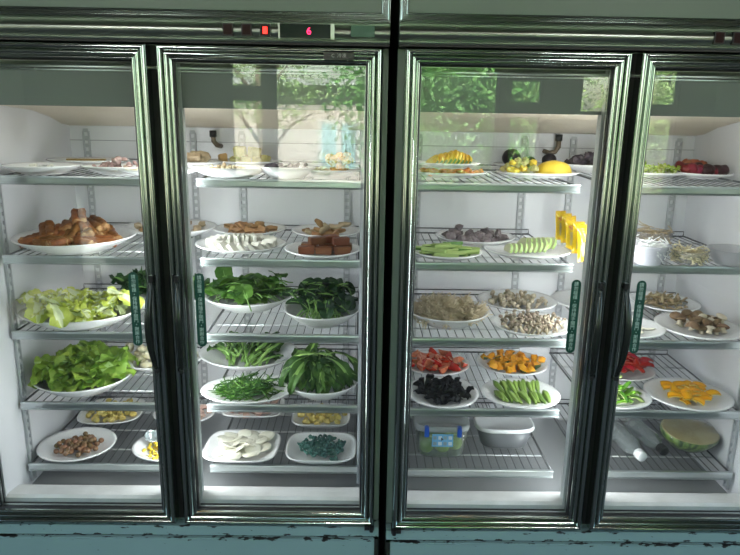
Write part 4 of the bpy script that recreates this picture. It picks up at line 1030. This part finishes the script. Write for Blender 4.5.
for i in range(4):
    rr = random.Random(i); bm = bmesh.new(); rings = []; L = .064+.004*i; n = 20
    for k in range(13):
        t = k/12
        r = .0028+.0072*math.sin(min(1, t*4.5)*PI/2)*(1-t**2.2*.85) if t > .06 else .0045
        b = .006*math.sin(t*2.5)*(1 if i % 2 else -.6)
        rings.append([bm.verts.new((t*L, b+r*(1+.12*math.cos(5*a))*math.cos(a), r*(1+.12*math.cos(5*a))*math.sin(a))) for a in [2*PI*q/n for q in range(n)]])
    for q, (a, b) in enumerate(zip(rings, rings[1:])):
        for k in range(n):
            f = bm.faces.new((a[k], a[(k+1) % n], b[(k+1) % n], b[k])); f.material_index = 1 if q == 0 else 0
    bm.faces.new(rings[0][::-1]).material_index = 1; bm.faces.new(rings[-1])
    tube(bm, [(-.006, 0, 0), (.001, 0, 0)], .0024, 6, mi=1)
    om.append(center_x(mesh_only('okra', bm, [F['okra'], F['okra_cap']]), -.036))
P = PLATES['b34d']; rr = random.Random(4)
for k in range(11):
    put('okra_pod', rr.choice(om), on_plate(P, -.60+.12*k, -.28+.06*abs(k-5)/5+rr.uniform(-.04, .04))+Vector((0, 0, .012)), (rr.uniform(-1, 1), .06+rr.uniform(-.05, .05), -PI/2+.30-.03*k+rr.uniform(-.12, .12)), 'whole green okra pod in the front row on the oval plate', 'okra', 'okra pods, front row', rr.uniform(.85, 1.0))
for k in range(10):
    put('okra_pod', rr.choice(om), on_plate(P, -.52+.115*k, .22+rr.uniform(-.04, .04))+Vector((0, 0, .022)), (rr.uniform(-1, 1), .28+rr.uniform(-.06, .06), -PI/2+.30-.04*k+rr.uniform(-.15, .15)), 'whole green okra pod in the back row on the oval plate', 'okra', 'okra pods, back row', rr.uniform(.75, .9))
# storage box with lid, latches and label; fruit inside
plast = glassy('milky_plastic', (.90, .94, .92), 1, .2, .13, (.80, .84, .80)); plast2 = glassy('milkier_plastic', (.8, .8, .82), 1, .3, .50, (.72, .73, .76))
def tub(name, cx, cy, zb, hw, hd, hh, m, label, cat, n=5.0, taper=.88, lidm=None, lidh=.010, rot=0):
    bm = bmesh.new()
    def fn(r, z, a): ex, ey = superell(a, n); return (ex*hw*r, ey*hd*r, z)
    lathe(bm, [(.02, .0), (taper*.93, 0), (taper, .006), (1, hh), (.975, hh), (taper*.97, .008), (taper*.9, .003), (.02, .003)], 40, fn=fn)
    o = link(name, bm, m); o.location = (cx, cy, zb); o.rotation_euler = (0, 0, rot); tag(o, label, cat)
    bm = bmesh.new(); lathe(bm, [(.02, hh+lidh), (.96, hh+lidh), (.98, hh+lidh+.003), (1.05, hh+lidh+.002), (1.06, hh+.001), (1.06, hh-.004), (1.02, hh-.004), (1.02, hh+.0008), (.02, hh+.0008)], 40, fn=fn)
    lid = link('lid', bm, lidm or m, o); return o, lid
hw, hd, hh = .084, .078, .100; c = at(470, 460, ZS[4]); c.x -= hw*1.06-.006
bx_, lid = tub('storage_box', c.x-.006, c.y+hd, ZS[4]+.0008, hw, hd, hh, plast, 'clear storage box with blue latches, full of green fruit, bottom shelf', 'storage box', lidm=glassy('lid_plastic', (.85, .88, .9), 1, .25, .62, (.70, .73, .74)))
blue = mat('blue_latch_plastic', (.01, .09, .50), .35)
for s in (-.052, .050):
    bm = bmesh.new(); box(bm, s-.007, s+.007, -hd*1.07-.006, -hd*1.02, hh-.018, hh+.010); box(bm, s-.007, s+.007, -hd*1.07-.004, -hd*.9, hh+.010, hh+.014)
    bmesh.ops.bevel(bm, geom=bm.edges[:], offset=.0015, segments=2, affect='EDGES'); link('latch', bm, blue, bx_, smooth=False)
bm = bmesh.new(); box(bm, -.034, .032, -hd*1.005-.002, -hd*1.0, .046, .088, 0)
for k in range(8):
    xx = -.025+.016*(k % 4); zz = .074 if k < 4 else .054
    box(bm, xx-.0055, xx+.0055, -hd*1.005-.0028, -hd*1.005-.0018, zz-.003, zz+.008, 1 if k % 2 else 2)
v = [bm.verts.new(p) for p in ((-.006, -hd*1.005-.0032, .066), (-.006, -hd*1.005-.0032, .078), (.002, -hd*1.005-.0032, .072))]; bm.faces.new(v).material_index = 3
o = link('label_sticker', bm, [mat('label_blue', (.16, .42, .72), .4), mat('label_white', (.65, .72, .76), .4), mat('label_grey', (.25, .33, .38), .4), K['black']], bx_, smooth=False); o['label'] = 'light blue paper label with small white pictures'
gf = [blob(.0250, .0250, .0255, i, mat('green_round_fruit', (.30, .44, .13), .4, col2=(.42, .55, .20), nscale=8, rnd=.15) if i == 0 else bpy.data.materials['green_round_fruit'], .03) for i in range(2)]
for k, (x, y, z) in enumerate([(-.046, -.036, .030), (.004, -.037, .030), (.046, -.020, .030), (-.040, .02, .030), (.010, .022, .030), (-.042, -.030, .073), (.006, -.028, .075), (.044, -.012, .074)]):
    put('green_fruit', gf[k % 2], Vector(bx_.location)+Vector((x, y, z)), (k, k*.7, k), 'round green fruit inside the clear storage box', 'fruit', 'green fruits in the storage box')
c = at(505, 451, ZS[4])
tb, lid = tub('plastic_tub', c.x+.004, c.y+.062, ZS[4]+.0008, .092, .062, .066, glassy('frosted_tub', (.7, .72, .74), 1, .3, .42, (.46, .47, .50)), 'frosted plastic tub with a white lid on the bottom shelf', 'plastic tub', n=3.2, taper=.84, lidm=mat('white_lid', (.66, .67, .68), .35), lidh=.006)
tb['label'] = 'frosted plastic tub with a white lid, right of the box of green fruit'
lid['label'] = 'white lid'

# ---------------------------------------------------------------- bay 4
plate('b41a', (618, 692, 166, 181), 0, .012, 'white plate of yellow-green sprouts at the left of the fourth door, top shelf', side=1)
heap(PLATES['b41a'], 34, [center_x(leaf(.034, .018, i, [F['yel_leaf'], F['cab_rib']], curl=.8, ruffle=.003, rib=.2), -.017) for i in range(4)], 'yellow_sprout_leaf', 'yellow-green sprout leaf on the top shelf beside the fourth door stile', 'leaf', 'yellow-green sprouts', rmax=.6, top=.028, size=.008, layers=3, aim=A(0, PI, -.7, .5), q=.5)
plate('b41b', (640, 716, 156, 168), 0, .02, 'white plate of reddish root chunks at the back of the top shelf, fourth door', side=1)
heap(PLATES['b41b'], 30, [rough_hull(12, .018, .014, .012, i, F['redmeat'], .001) for i in range(4)], 'reddish_chunk', 'reddish brown root chunk at the back of the top shelf, fourth door', 'root vegetable', 'reddish root chunks', rmax=.72, top=.034, size=.018, layers=3, big=False, seed=3)
plate('b41c', (676, 770, 166, 184), 0, .014, 'white plate of dark red fruit at the front of the top shelf, fourth door', side=1)
P = PLATES['b41c']; rr = random.Random(2)
for k in range(14):
    u = -.72+.17*(k % 9); v = -.15 if k < 9 else .35
    put('dark_red_fruit', blob(.021, .019, .018, k, F['beet'] if k % 3 == 0 or k < 3 else F['beet2'], .12), on_plate(P, u, v)+Vector((0, 0, .016+.004*(k % 2))), (0, rr.uniform(-.3, .3), rr.uniform(0, 6)), 'dark red fruit in the row at the front of the top shelf, fourth door', 'fruit', 'dark red fruits on the top shelf', rr.uniform(.8, 1.15))
clearp = glassy('thin_clear_plastic', (.93, .94, .95), 1, .08, .16, (.8, .8, .84))
def bowl(key, px, yb, h, label, hw=None, m=clearp):
    c = at((px[0]+px[1])/2, yb, ZS[1]); d = (c-CAM).dot(fwd); r = (px[1]-px[0])/2*d/F_PX
    bm = bmesh.new(); lathe(bm, [(.02*r, 0), (.62*r, 0), (.70*r, .004), (.88*r, h*.5), (r, h), (1.04*r, h+.001), (1.04*r, h+.003), (.985*r, h+.002), (.86*r, h*.5), (.66*r, .006), (.02*r, .003)], 36)
    o = link('clear_bowl', bm, m); o.location = (c.x, c.y+r*.7, ZS[1]+.0008); tag(o, label, 'bowl', 'clear plastic bowls on the second shelf')
    PLATES[key] = dict(c=Vector(o.location), rx=r, ry=r, h=h*.9, rot=0, foot=.66, n=2, fl=.005)
bowl('b42a', (632, 672), 267, .056, 'frosted bowl of white rice noodles beside the fourth door stile', m=glassy('frosted_bowl', (.9, .9, .93), 1, .2, .72, (.80, .80, .86)))
core = blob(PLATES['b42a']['rx']*.84, PLATES['b42a']['rx']*.84, .030, 3, F['noodle_white'], .05)
put('rice_noodle_mass', core, PLATES['b42a']['c']+Vector((0, 0, .030)), (0, 0, 0), 'packed white rice noodles at the bottom of the clear bowl', 'noodles', 'white rice noodles')
strands('rice_noodle_heap', PLATES['b42a'], 170, .06, .0013, F['noodle_white'], 'loose white rice noodles on top in the clear bowl', 'noodles', 'white rice noodles', rad=.70, top=.022, seed=4, curl=1.3, zoff=.034)
bowl('b42c', (638, 676), 250, .050, 'clear bowl of tan strips standing behind the bowl of white noodles')
strands('tan_strip_heap', PLATES['b42c'], 120, .06, .0016, F['fungus_tan'], 'tangled tan strips in the clear bowl behind the white noodles', 'noodles', 'tan strips', rad=.78, top=.045, seed=5, curl=1.0, zoff=.012)
bowl('b42b', (676, 712), 267, .040, 'clear bowl of cream bean sprouts on the second shelf, fourth door')
strands('bean_sprout_heap', PLATES['b42b'], 150, .06, .0018, F['noodle_gold'], 'cream bean sprouts in the clear bowl', 'bean sprouts', 'bean sprouts', rad=.78, top=.034, seed=6, curl=1.3, zoff=.004)
bowl('b42d', (716, 762), 268, .044, 'clear bowl with a pale bluish lid near the photo edge, second shelf', m=plast2)

plate('b43a', (632, 706, 291, 314), 2, .018, 'white oval plate of shredded oyster mushrooms at the back of the third shelf', side=1)
heap(PLATES['b43a'], 60, [shell_piece(.032, .011, 1.0, .003, [F['oyster'], F['oyster']], i, wob=.003, twist=.9) for i in range(5)], 'oyster_mushroom_shred', 'cream oyster mushroom shred at the back of the third shelf, fourth door', 'mushroom', 'oyster mushroom shreds', rmax=.66, top=.042, size=.010, layers=4, tilt=1.1, big=False)
plate('b43b', (585, 667, 317, 343), 2, .018, 'white oval plate of sliced king oyster mushroom beside the fourth door handle', side=1)
heap(PLATES['b43b'], 18, [disc(.017, .003, F['bean_white'], i, .6) for i in range(3)], 'king_oyster_slice', 'flat cream mushroom slice on the third shelf beside the fourth door stile', 'mushroom', 'king oyster slices', rmax=.55, top=.018, size=.006, layers=2, tilt=.5)
plate('b43c', (661, 752, 316, 343), 2, .018, 'white oval plate of brown shiitake mushrooms', side=1)
mm = [mushroom(.0165, .012, .0065, .014, [F['mush_d'], F['mush_stem']], i, .4) for i in range(5)]+[mushroom(.0150, .006, .0085, .018, [F['mush_stem'], F['mush_stem']], 3, .4)]
heap(PLATES['b43c'], 34, mm, 'shiitake_mushroom', 'brown shiitake mushroom with a cream stem on the third shelf, fourth door', 'mushroom', 'shiitake mushrooms', rmax=.60, top=.030, size=.024, layers=2, tilt=1.3, off=(.08, .05), big=False)
plate('b44a', (590, 653, 357, 383), 3, .018, 'white oval plate of red pepper strips at the back of the fourth shelf', side=1)
heap(PLATES['b44a'], 34, [shell_piece(.046, .026, .9, .0030, [F['redpep'], F['redpep_in']], i) for i in range(4)], 'red_pepper_strip', 'shiny red pepper strip on the fourth shelf, fourth door', 'pepper', 'red pepper strips', rmax=.62, top=.034, size=.010, layers=3, tilt=.7, off=(.1, 0))
plate('b44b', (580, 651, 383, 412), 3, .018, 'white oval plate of green pepper strips at the front of the fourth shelf', side=1)
heap(PLATES['b44b'], 30, [shell_piece(.038, .015, 1.0, .0028, [F['greenpep'], F['pep_in']], i) for i in range(4)], 'green_pepper_strip', 'green pepper strip on the fourth shelf beside the fourth door stile', 'pepper', 'green pepper strips', rmax=.60, top=.034, size=.010, layers=3, tilt=1.0, off=(.0, .05))
plate('b44c', (651, 738, 384, 415), 3, .018, 'white oval plate of yellow pepper pieces', side=1)
heap(PLATES['b44c'], 32, [shell_piece(.040, .034, .8, .0036, [F['yelpep'], F['yelpep_in']], i) for i in range(5)], 'yellow_pepper_piece', 'bright yellow pepper piece on the fourth shelf, fourth door', 'pepper', 'yellow pepper pieces', rmax=.56, top=.034, size=.010, layers=3, tilt=.4, big=False)
pet = glassy('clear_bottle', (.84, .87, .87), 2.4, .05, .16, (.8, .85, .85)); wc = mat('white_cap', (.75, .75, .76), .4); bc = K['black']
def bottle(cap_px, tail_px, r, capm, label, film=None):
    z = ZS[4]+r+.001; a = at(*cap_px, ZS[4]+r*.6); b = at(*tail_px, z); a.z = z; b.z = z
    d = (b-a); L = .20; bm = bmesh.new()
    prof = [(.013, .020), (.013, .030), (.020, .045), (r*.93, .068), (r, .080), (r*.97, .100), (r*.97, .130), (r, .140), (r, L-.02), (r*.9, L-.004), (r*.4, L-.008)]
    lathe(bm, [(q, zz) for q, zz in prof], 28, close=False)
    lathe(bm, [(q-.0008, zz) for q, zz in prof], 28, close=False)
    o = link('plastic_bottle', bm, pet)
    ang = math.atan2(d.y, d.x); o.rotation_euler = (0, PI/2, ang); o.location = a
    tag(o, label, 'bottle', 'plastic bottles lying on the bottom shelf')
    bm = bmesh.new(); lathe(bm, [(.004, 0), (.0150, 0), (.0160, .002), (.0160, .019), (.0150, .021), (.004, .021)], 28)
    cp = link('cap', bm, capm, o); cp['label'] = 'white screw cap' if capm is wc else 'black screw cap'
    bm = bmesh.new(); lathe(bm, [(.0150, .022), (.0165, .0225), (.0165, .0255), (.0150, .026)], 24); link('neck_ring', bm, capm, cp)
bottle((642, 461), (604, 420), .031, wc, 'clear plastic bottle with a white cap lying on the bottom shelf')
bottle((664, 455), (622, 414), .029, bc, 'clear plastic bottle with a black cap lying beside the melon')
# half melon wrapped in film
c = at(688, 452, ZS[4]); bm = bmesh.new(); R0 = .094
def fm_(r, z, a): return (r*1.0*math.cos(a), r*.82*math.sin(a), z)
lathe(bm, [(.004, -.056), (.036, -.052), (.062, -.040), (.081, -.021), (R0*.985, -.004), (R0, .008), (R0*.99, .012)], 40, fn=fm_, mi=1)
lathe(bm, [(R0*.99, .012), (R0*.93, .0135), (R0*.5, .0145), (.003, .0150)], 40, fn=fm_, mi=0)
rind = mat('striped_melon_rind', (.03, .10, .015), .35); 
N = rind.node_tree.nodes; L = rind.node_tree.links; tc = N.new('ShaderNodeTexCoord'); wv = N.new('ShaderNodeTexNoise'); wv.inputs['Scale'].default_value = 55; wv.inputs['Detail'].default_value = 6
mp = N.new('ShaderNodeMapping'); mp.inputs['Scale'].default_value = (1, 1, .35); L.new(tc.outputs['Object'], mp.inputs[0]); L.new(mp.outputs[0], wv.inputs['Vector'])
cr = N.new('ShaderNodeValToRGB'); cr.color_ramp.elements[0].position = .42; cr.color_ramp.elements[0].color = (.02, .06, .012, 1); cr.color_ramp.elements[1].position = .58; cr.color_ramp.elements[1].color = (.22, .34, .07, 1)
L.new(wv.outputs['Fac'], cr.inputs[0]); L.new(cr.outputs[0], N['Principled BSDF'].inputs['Base Color'])
o = link('half_melon', bm, [mat('melon_flesh', (.42, .33, .14), .35, col2=(.52, .44, .22), nscale=18, coat=.5), rind])
o.location = (c.x+.002, c.y+.012, ZS[4]+.064); o.rotation_euler = (.20, .03, .1); tag(o, 'half melon, cut side up, with mottled green rind on the bottom shelf', 'melon')
bm = bmesh.new(); lathe(bm, [(.02, -.0585), (.050, -.050), (.077, -.030), (.0965, -.004), (.0975, .010), (.095, .0150), (.04, .0165), (.002, .0155)], 40, fn=lambda r, z, a: (r*math.cos(a)*(1+.012*math.sin(9*a)), r*.82*math.sin(a)*(1+.012*math.sin(7*a)), z+.0006*math.sin(11*a)))
f = link('cling_film', bm, glassy('cling_film', (.96, .97, .97), 1.8, .06, .03), o); f['label'] = 'transparent cling film'
SKY_S, SUN_S, TUBE_S, HEAD_S, ROOM_S, EXPO = 1.3, 72.0, 8.6, .7, 22.0, 0.0
# ================================================================== ROOM (seen in the reflections of the doors)
def refl(px, py, Y):
    """where the mirror image of a photo pixel's sight line in the door glass meets the plane y = Y behind the camera"""
    d = fwd*F_PX + rt*(px-370) - up*(py-277.5)
    M = Vector((CAM.x, -CAM.y+.034, CAM.z)); d = Vector((d.x, -d.y, d.z)); return M + d*((Y-M.y)/d.y)
FL, CE, XW, YFR, YBK = -.42, 2.25, 3.2, -4.6, .82
plaster = mat('grey_green_plaster', (.060, .070, .066), .7, col2=(.05, .06, .057), nscale=3)
plaster_l = mat('pale_plaster', (.14, .15, .145), .7)
tile = mat('grey_floor_tile', (.028, .029, .028), .7, col2=(.036, .036, .035), nscale=2)
def sbox(name, m, *b):
    bm = bmesh.new(); box(bm, *b); o = link(name, bm, m, smooth=False); tag(o, kind='structure'); return o
sbox('floor', tile, -XW-.1, XW+.1, YFR-.1, YBK+.1, FL-.1, FL)
sbox('ceiling', plaster, -XW-.1, XW+.1, YFR-.1, YBK+.1, CE, CE+.1)
sbox('wall_back', plaster, -XW-.1, XW+.1, YBK, YBK+.1, FL, CE)
def pierced(name, m, axis, pos, lo, hi, openings, th=.12):
    """wall with rectangular openings (a0, a1, z0, z1), sorted and not overlapping in a"""
    bm = bmesh.new(); cur = lo
    def seg(a0, a1, z0, z1):
        if a1-a0 < .002 or z1-z0 < .002: return
        if axis == 'x': box(bm, a0, a1, pos-th, pos, z0, z1)
        else: box(bm, pos, pos+th*(1 if pos > 0 else -1), a0, a1, z0, z1) if pos > 0 else box(bm, pos-th, pos, a0, a1, z0, z1)
    for a0, a1, z0, z1 in openings:
        seg(cur, a0, FL, CE); seg(a0, a1, FL, z0); seg(a0, a1, z1, CE); cur = a1
    seg(cur, hi, FL, CE)
    o = link(name, bm, m, smooth=False); tag(o, kind='structure'); return o
def wx(px): return refl(px, 120, YFR).x
def wz(py): return refl(370, py, YFR).z
ops = [(230, 264, 180, 60), (274, 498, 186, 60), (508, 541, 182, 76), (578, 611, 110, 70), (645, 676, 192, 60)]
oo = [(wx(a), wx(b), wz(c), min(wz(d), CE-.05)) for a, b, c, d in ops]
# two more glazed openings further out on each side
oo = sorted([(min(a, b), max(a, b), c, d) for a, b, c, d in oo])
pierced('wall_front', plaster, 'x', YFR, -XW, XW, oo)
pierced('wall_left', plaster_l, 'y', -XW, YFR, YBK, [(-3.4, -.9, .35, 1.9)])  # side openings, here and opposite, added to bring in light
pierced('wall_right', plaster_l, 'y', XW, YFR, YBK, [(-3.4, -.9, .35, 1.9)])
n = 0
for a0, a1, z0, z1 in oo:
    n += 1; bm = bmesh.new(); f = .022; y0, y1 = YFR-.08, YFR-.03
    box(bm, a0, a0+f, y0, y1, z0, z1); box(bm, a1-f, a1, y0, y1, z0, z1); box(bm, a0, a1, y0, y1, z0, z0+f); box(bm, a0, a1, y0, y1, z1-f, z1)
    if a1-a0 < .5 and z1-z0 > .8:
        zt = wz(95 if a0 < 0 else 107); box(bm, a0, a1, y0-.02, y1+.02, zt-.065, zt+.065)
    o = link('window_%d' % n, bm, plaster, smooth=False); tag(o, kind='structure')
    bm = bmesh.new(); box(bm, a0+f, a1-f, YFR-.058, YFR-.054, z0+f, z1-f)
    o = link('window_glass_%d' % n, bm, glassy('window_pane_%d' % n, (.95, .97, .96), 1), smooth=False); tag(o, kind='structure')
# unseen ceiling panels, added to fill the room with light
for k, (x, y) in enumerate([(-1.3, -2.2), (1.3, -2.2), (0, -3.6)]):
    bm = bmesh.new(); box(bm, x-.30, x+.30, y-.08, y+.08, CE-.05, CE-.001)
    o = link('ceiling_light', bm, plaster_l, smooth=False); tag(o, ['white ceiling lamp behind the photographer, before the left fridge', 'white ceiling lamp behind the photographer, before the right fridge', 'white ceiling lamp near the window wall'][k], 'ceiling light', 'ceiling lamps of the room')
    bm = bmesh.new(); box(bm, x-.28, x+.28, y-.06, y+.06, CE-.056, CE-.050); link('diffuser', bm, K['ceil_lamp'], o, smooth=False)
# a few warm bulbs
for k, x in enumerate([-1.0, -.25, .55, 1.35]):
    bm = bmesh.new(); tube(bm, [(x, -1.0, CE-.001), (x, -1.0, CE-.22)], .004, 6); o = link('bulb_lamp', bm, K['black'])
    tag(o, 'bare warm bulb hanging in the row over the fridge aisle', 'lamp', 'warm bulbs in a row')
    bm = bmesh.new(); bmesh.ops.create_uvsphere(bm, u_segments=16, v_segments=10, radius=.03, matrix=Matrix.Translation((x, -1.0, CE-.25)))
    link('bulb', bm, K['warm'] if 'warm' in K else K.setdefault('warm', mat('warm_bulb', (.9, .7, .5), .4, emit=((1, .55, .25), 14))), o)
# outside
ground = mat('garden_ground', (.10, .12, .05), .9, col2=(.16, .14, .09), nscale=1.2)
sbox('ground_outside', ground, -16, 16, -22, YFR-.12, FL-.25, FL-.12)
leafm = leafmat('tree_leaf', (.10, .28, .06), (.26, .48, .15), .2, 3, trans=.4)
leafy = leafmat('light_tree_leaf', (.28, .44, .13), (.44, .56, .24), .2, 3, trans=.4)
bark = mat('bark', (.10, .07, .045), .8, bump=.5, bscale=12)
def tree(x, y, h, rx, rz, m, label, N=5200, seed=1, sparse=False, ls=.07):
    rr = random.Random(seed); bm = bmesh.new(); z0 = FL-.12
    tube(bm, [(x, y, z0), (x+.05, y, z0+h*.3), (x-.04, y+.05, z0+h*.6), (x, y, z0+h*.9)], [.09, .07, .05, .02], 8)
    for k in range(7):
        a = k*2.4; tube(bm, [(x, y, z0+h*(.35+.06*k)), (x+rx*.5*math.cos(a), y+rx*.5*math.sin(a), z0+h*(.5+.06*k)), (x+rx*.85*math.cos(a), y+rx*.85*math.sin(a), z0+h*(.55+.06*k))], [.03, .02, .008], 5)
    t = link('tree', bm, bark); tag(t, label, 'tree', 'garden trees outside the windows')
    bm = bmesh.new()
    cl = [(rr.gauss(0, .5), rr.gauss(0, .5), rr.gauss(0, .5)) for _ in range(60 if sparse else 34)]
    for i in range(N):
        cx, cy, cz = rr.choice(cl); s = .10 if sparse else .22
        p = Vector((x+rx*(cx+rr.gauss(0, s)), y+rx*.7*(cy+rr.gauss(0, s)), z0+h*.62+rz*(cz+rr.gauss(0, s))))
        if p.y > YFR-.35: continue
        if p.z < z0+.1: continue
        q = Euler((rr.uniform(0, 6), rr.uniform(0, 6), rr.uniform(0, 6))).to_matrix(); w = ls*rr.uniform(.6, 1.2)
        vs = [bm.verts.new(p+q@Vector(c)*w) for c in ((0, -.5, 0), (.32, 0, .08), (0, .6, 0), (-.32, 0, .08))]; bm.faces.new(vs)
    link('foliage', bm, m, t)
tree(refl(466, 120, -7.2).x, -7.4, 3.3, 1.05, 1.2, leafm, 'dense green tree outside the wide window', 9000, 1, ls=.085)
tree(refl(480, 120, -9).x, -10.2, 3.8, 1.2, 1.3, leafm, 'taller green tree behind the dense one outside', 6000, 2, ls=.10)
tree(refl(525, 120, -7.2).x, -7.6, 3.0, .8, 1.3, leafy, 'light green tree outside the narrow right window', 6000, 3, ls=.075)
tree(refl(258, 120, -6.6).x, -6.9, 3.0, .75, 1.2, leafy, 'sparse feathery tree in front of the grey house', 3000, 4, True, .05)
tree(refl(665, 120, -7.2).x, -7.3, 2.7, .7, 1.2, leafy, 'light green shrubby tree at the far right outside', 5000, 5, ls=.07)
tree(refl(60, 150, -7.2).x, -7.6, 2.6, .8, 1.0, leafm, 'green tree outside the far left window', 4000, 6)
# grey house across the garden
HY = -11
hw_ = mat('house_wall_grey', (.34, .31, .28), .8, col2=(.30, .27, .25), nscale=2)
a, b = refl(250, 120, HY).x, refl(372, 120, HY).x
bm = bmesh.new(); box(bm, a-1.5, b+.6, HY-4, HY, FL-.12, refl(340, 86, HY).z)
ho = link('house', bm, hw_, smooth=False); tag(ho, 'grey house with a white framed window across the garden', 'house')
bm = bmesh.new(); p0, p1 = refl(322, 168, HY), refl(356, 120, HY); x0, x1 = sorted((p0.x, p1.x)); z0, z1 = p0.z, p1.z
box(bm, x0-.08, x1+.08, HY, HY+.06, z0, z1); box(bm, x0, x1, HY+.055, HY+.065, z0, z1-.08, 1); box(bm, (x0+x1)/2-.05, (x0+x1)/2+.05, HY+.05, HY+.09, z0, z1)
link('window', bm, [mat('white_frame_paint', (.75, .76, .76), .5), mat('blue_glass', (.25, .42, .45), .1)], ho, smooth=False)
bm = bmesh.new(); zr = refl(340, 86, HY).z; box(bm, a-1.6, b+.7, HY-4.1, HY+.35, zr, zr+.12); link('roof', bm, mat('roof_edge', (.35, .36, .36), .6), ho, smooth=False)

# ------------------------------------------------------------------ light
w = bpy.data.worlds.new('sky'); sc.world = w; w.use_nodes = True
nt = w.node_tree; bg = nt.nodes['Background']
sky = nt.nodes.new('ShaderNodeTexSky'); sky.sky_type = 'NISHITA'; sky.sun_disc = False; sky.sun_elevation = math.radians(48); sky.sun_rotation = 0; sky.air_density = 1.2; sky.dust_density = 2
nt.links.new(sky.outputs[0], bg.inputs[0]); bg.inputs[1].default_value = SKY_S
su = bpy.data.lights.new('sun', 'SUN'); su.energy = SUN_S; su.angle = .01; su.color = (1, .95, .86)
o = bpy.data.objects.new('sun', su); COL.objects.link(o); o.rotation_euler = Vector((.25, -.75, -.75)).to_track_quat('-Z', 'Y').to_euler()
for (a0, a1, z0, z1) in oo:
    l = bpy.data.lights.new('portal', 'AREA'); l.shape = 'RECTANGLE'; l.size = a1-a0; l.size_y = z1-z0; l.cycles.is_portal = True
    o = bpy.data.objects.new('window_portal', l); COL.objects.link(o); o.location = ((a0+a1)/2, YFR-.13, (z0+z1)/2); o.rotation_euler = Vector((0, 1, 0)).to_track_quat('-Z', 'Y').to_euler()
for s in (-1, 1):
    l = bpy.data.lights.new('portal', 'AREA'); l.shape = 'RECTANGLE'; l.size = 2.5; l.size_y = 1.55; l.cycles.is_portal = True
    o = bpy.data.objects.new('window_portal', l); COL.objects.link(o); o.location = (s*(XW+.13), -2.15, 1.1); o.rotation_euler = Vector((-s, 0, 0)).to_track_quat('-Z', 'Y').to_euler()
def area(name, loc, d, sx, sy, e, col=(1, 1, 1), spread=PI):
    l = bpy.data.lights.new(name, 'AREA'); l.shape = 'RECTANGLE'; l.size = sx; l.size_y = sy; l.energy = e; l.color = col; l.spread = spread
    o = bpy.data.objects.new(name, l); COL.objects.link(o); o.location = loc
    z = -Vector(d).normalized(); return o, z
def orient(o, z, xaxis):
    x = Vector(xaxis); y = z.cross(x).normalized(); x = y.cross(z).normalized()
    o.rotation_euler = Matrix((x, y, z)).transposed().to_euler()
for cx in (-.58, .58):
    for s in (-1, 1):
        o, z = area('tube_light', (cx+s*.012, .128, .56), (s*.85, .55, 0), .02, 1.0, TUBE_S*.5, (.97, .98, 1)); orient(o, z, (0, 0, 1))
        o.data.size, o.data.size_y = 1.0, .02
    o, z = area('header_light', (cx, .140, 1.150), (0, .35, -1), .95, .02, HEAD_S, (1, .97, .92)); orient(o, z, (1, 0, 0))  # fill light added under the header, where no lamp is fitted
for k, (x, y) in enumerate([(-1.3, -2.2), (1.3, -2.2), (0, -3.6)]):  # light of the added ceiling panels
    o, z = area('ceiling_light_source', (x, y, CE-.065), (0, 0, -1), .56, .12, ROOM_S, (1, .98, .95)); orient(o, z, (1, 0, 0))
vs = sc.view_settings; sc.display_settings.display_device = 'sRGB'
vs.view_transform = 'Standard'; vs.look = 'None'; vs.gamma = 1; vs.use_curve_mapping = False; vs.exposure = EXPO
sc.cycles.transparent_max_bounces = 24; sc.cycles.max_bounces = 10; sc.cycles.diffuse_bounces = 4; sc.cycles.glossy_bounces = 5
sc.cycles.sample_clamp_indirect = 6; sc.cycles.caustics_reflective = False; sc.cycles.caustics_refractive = False
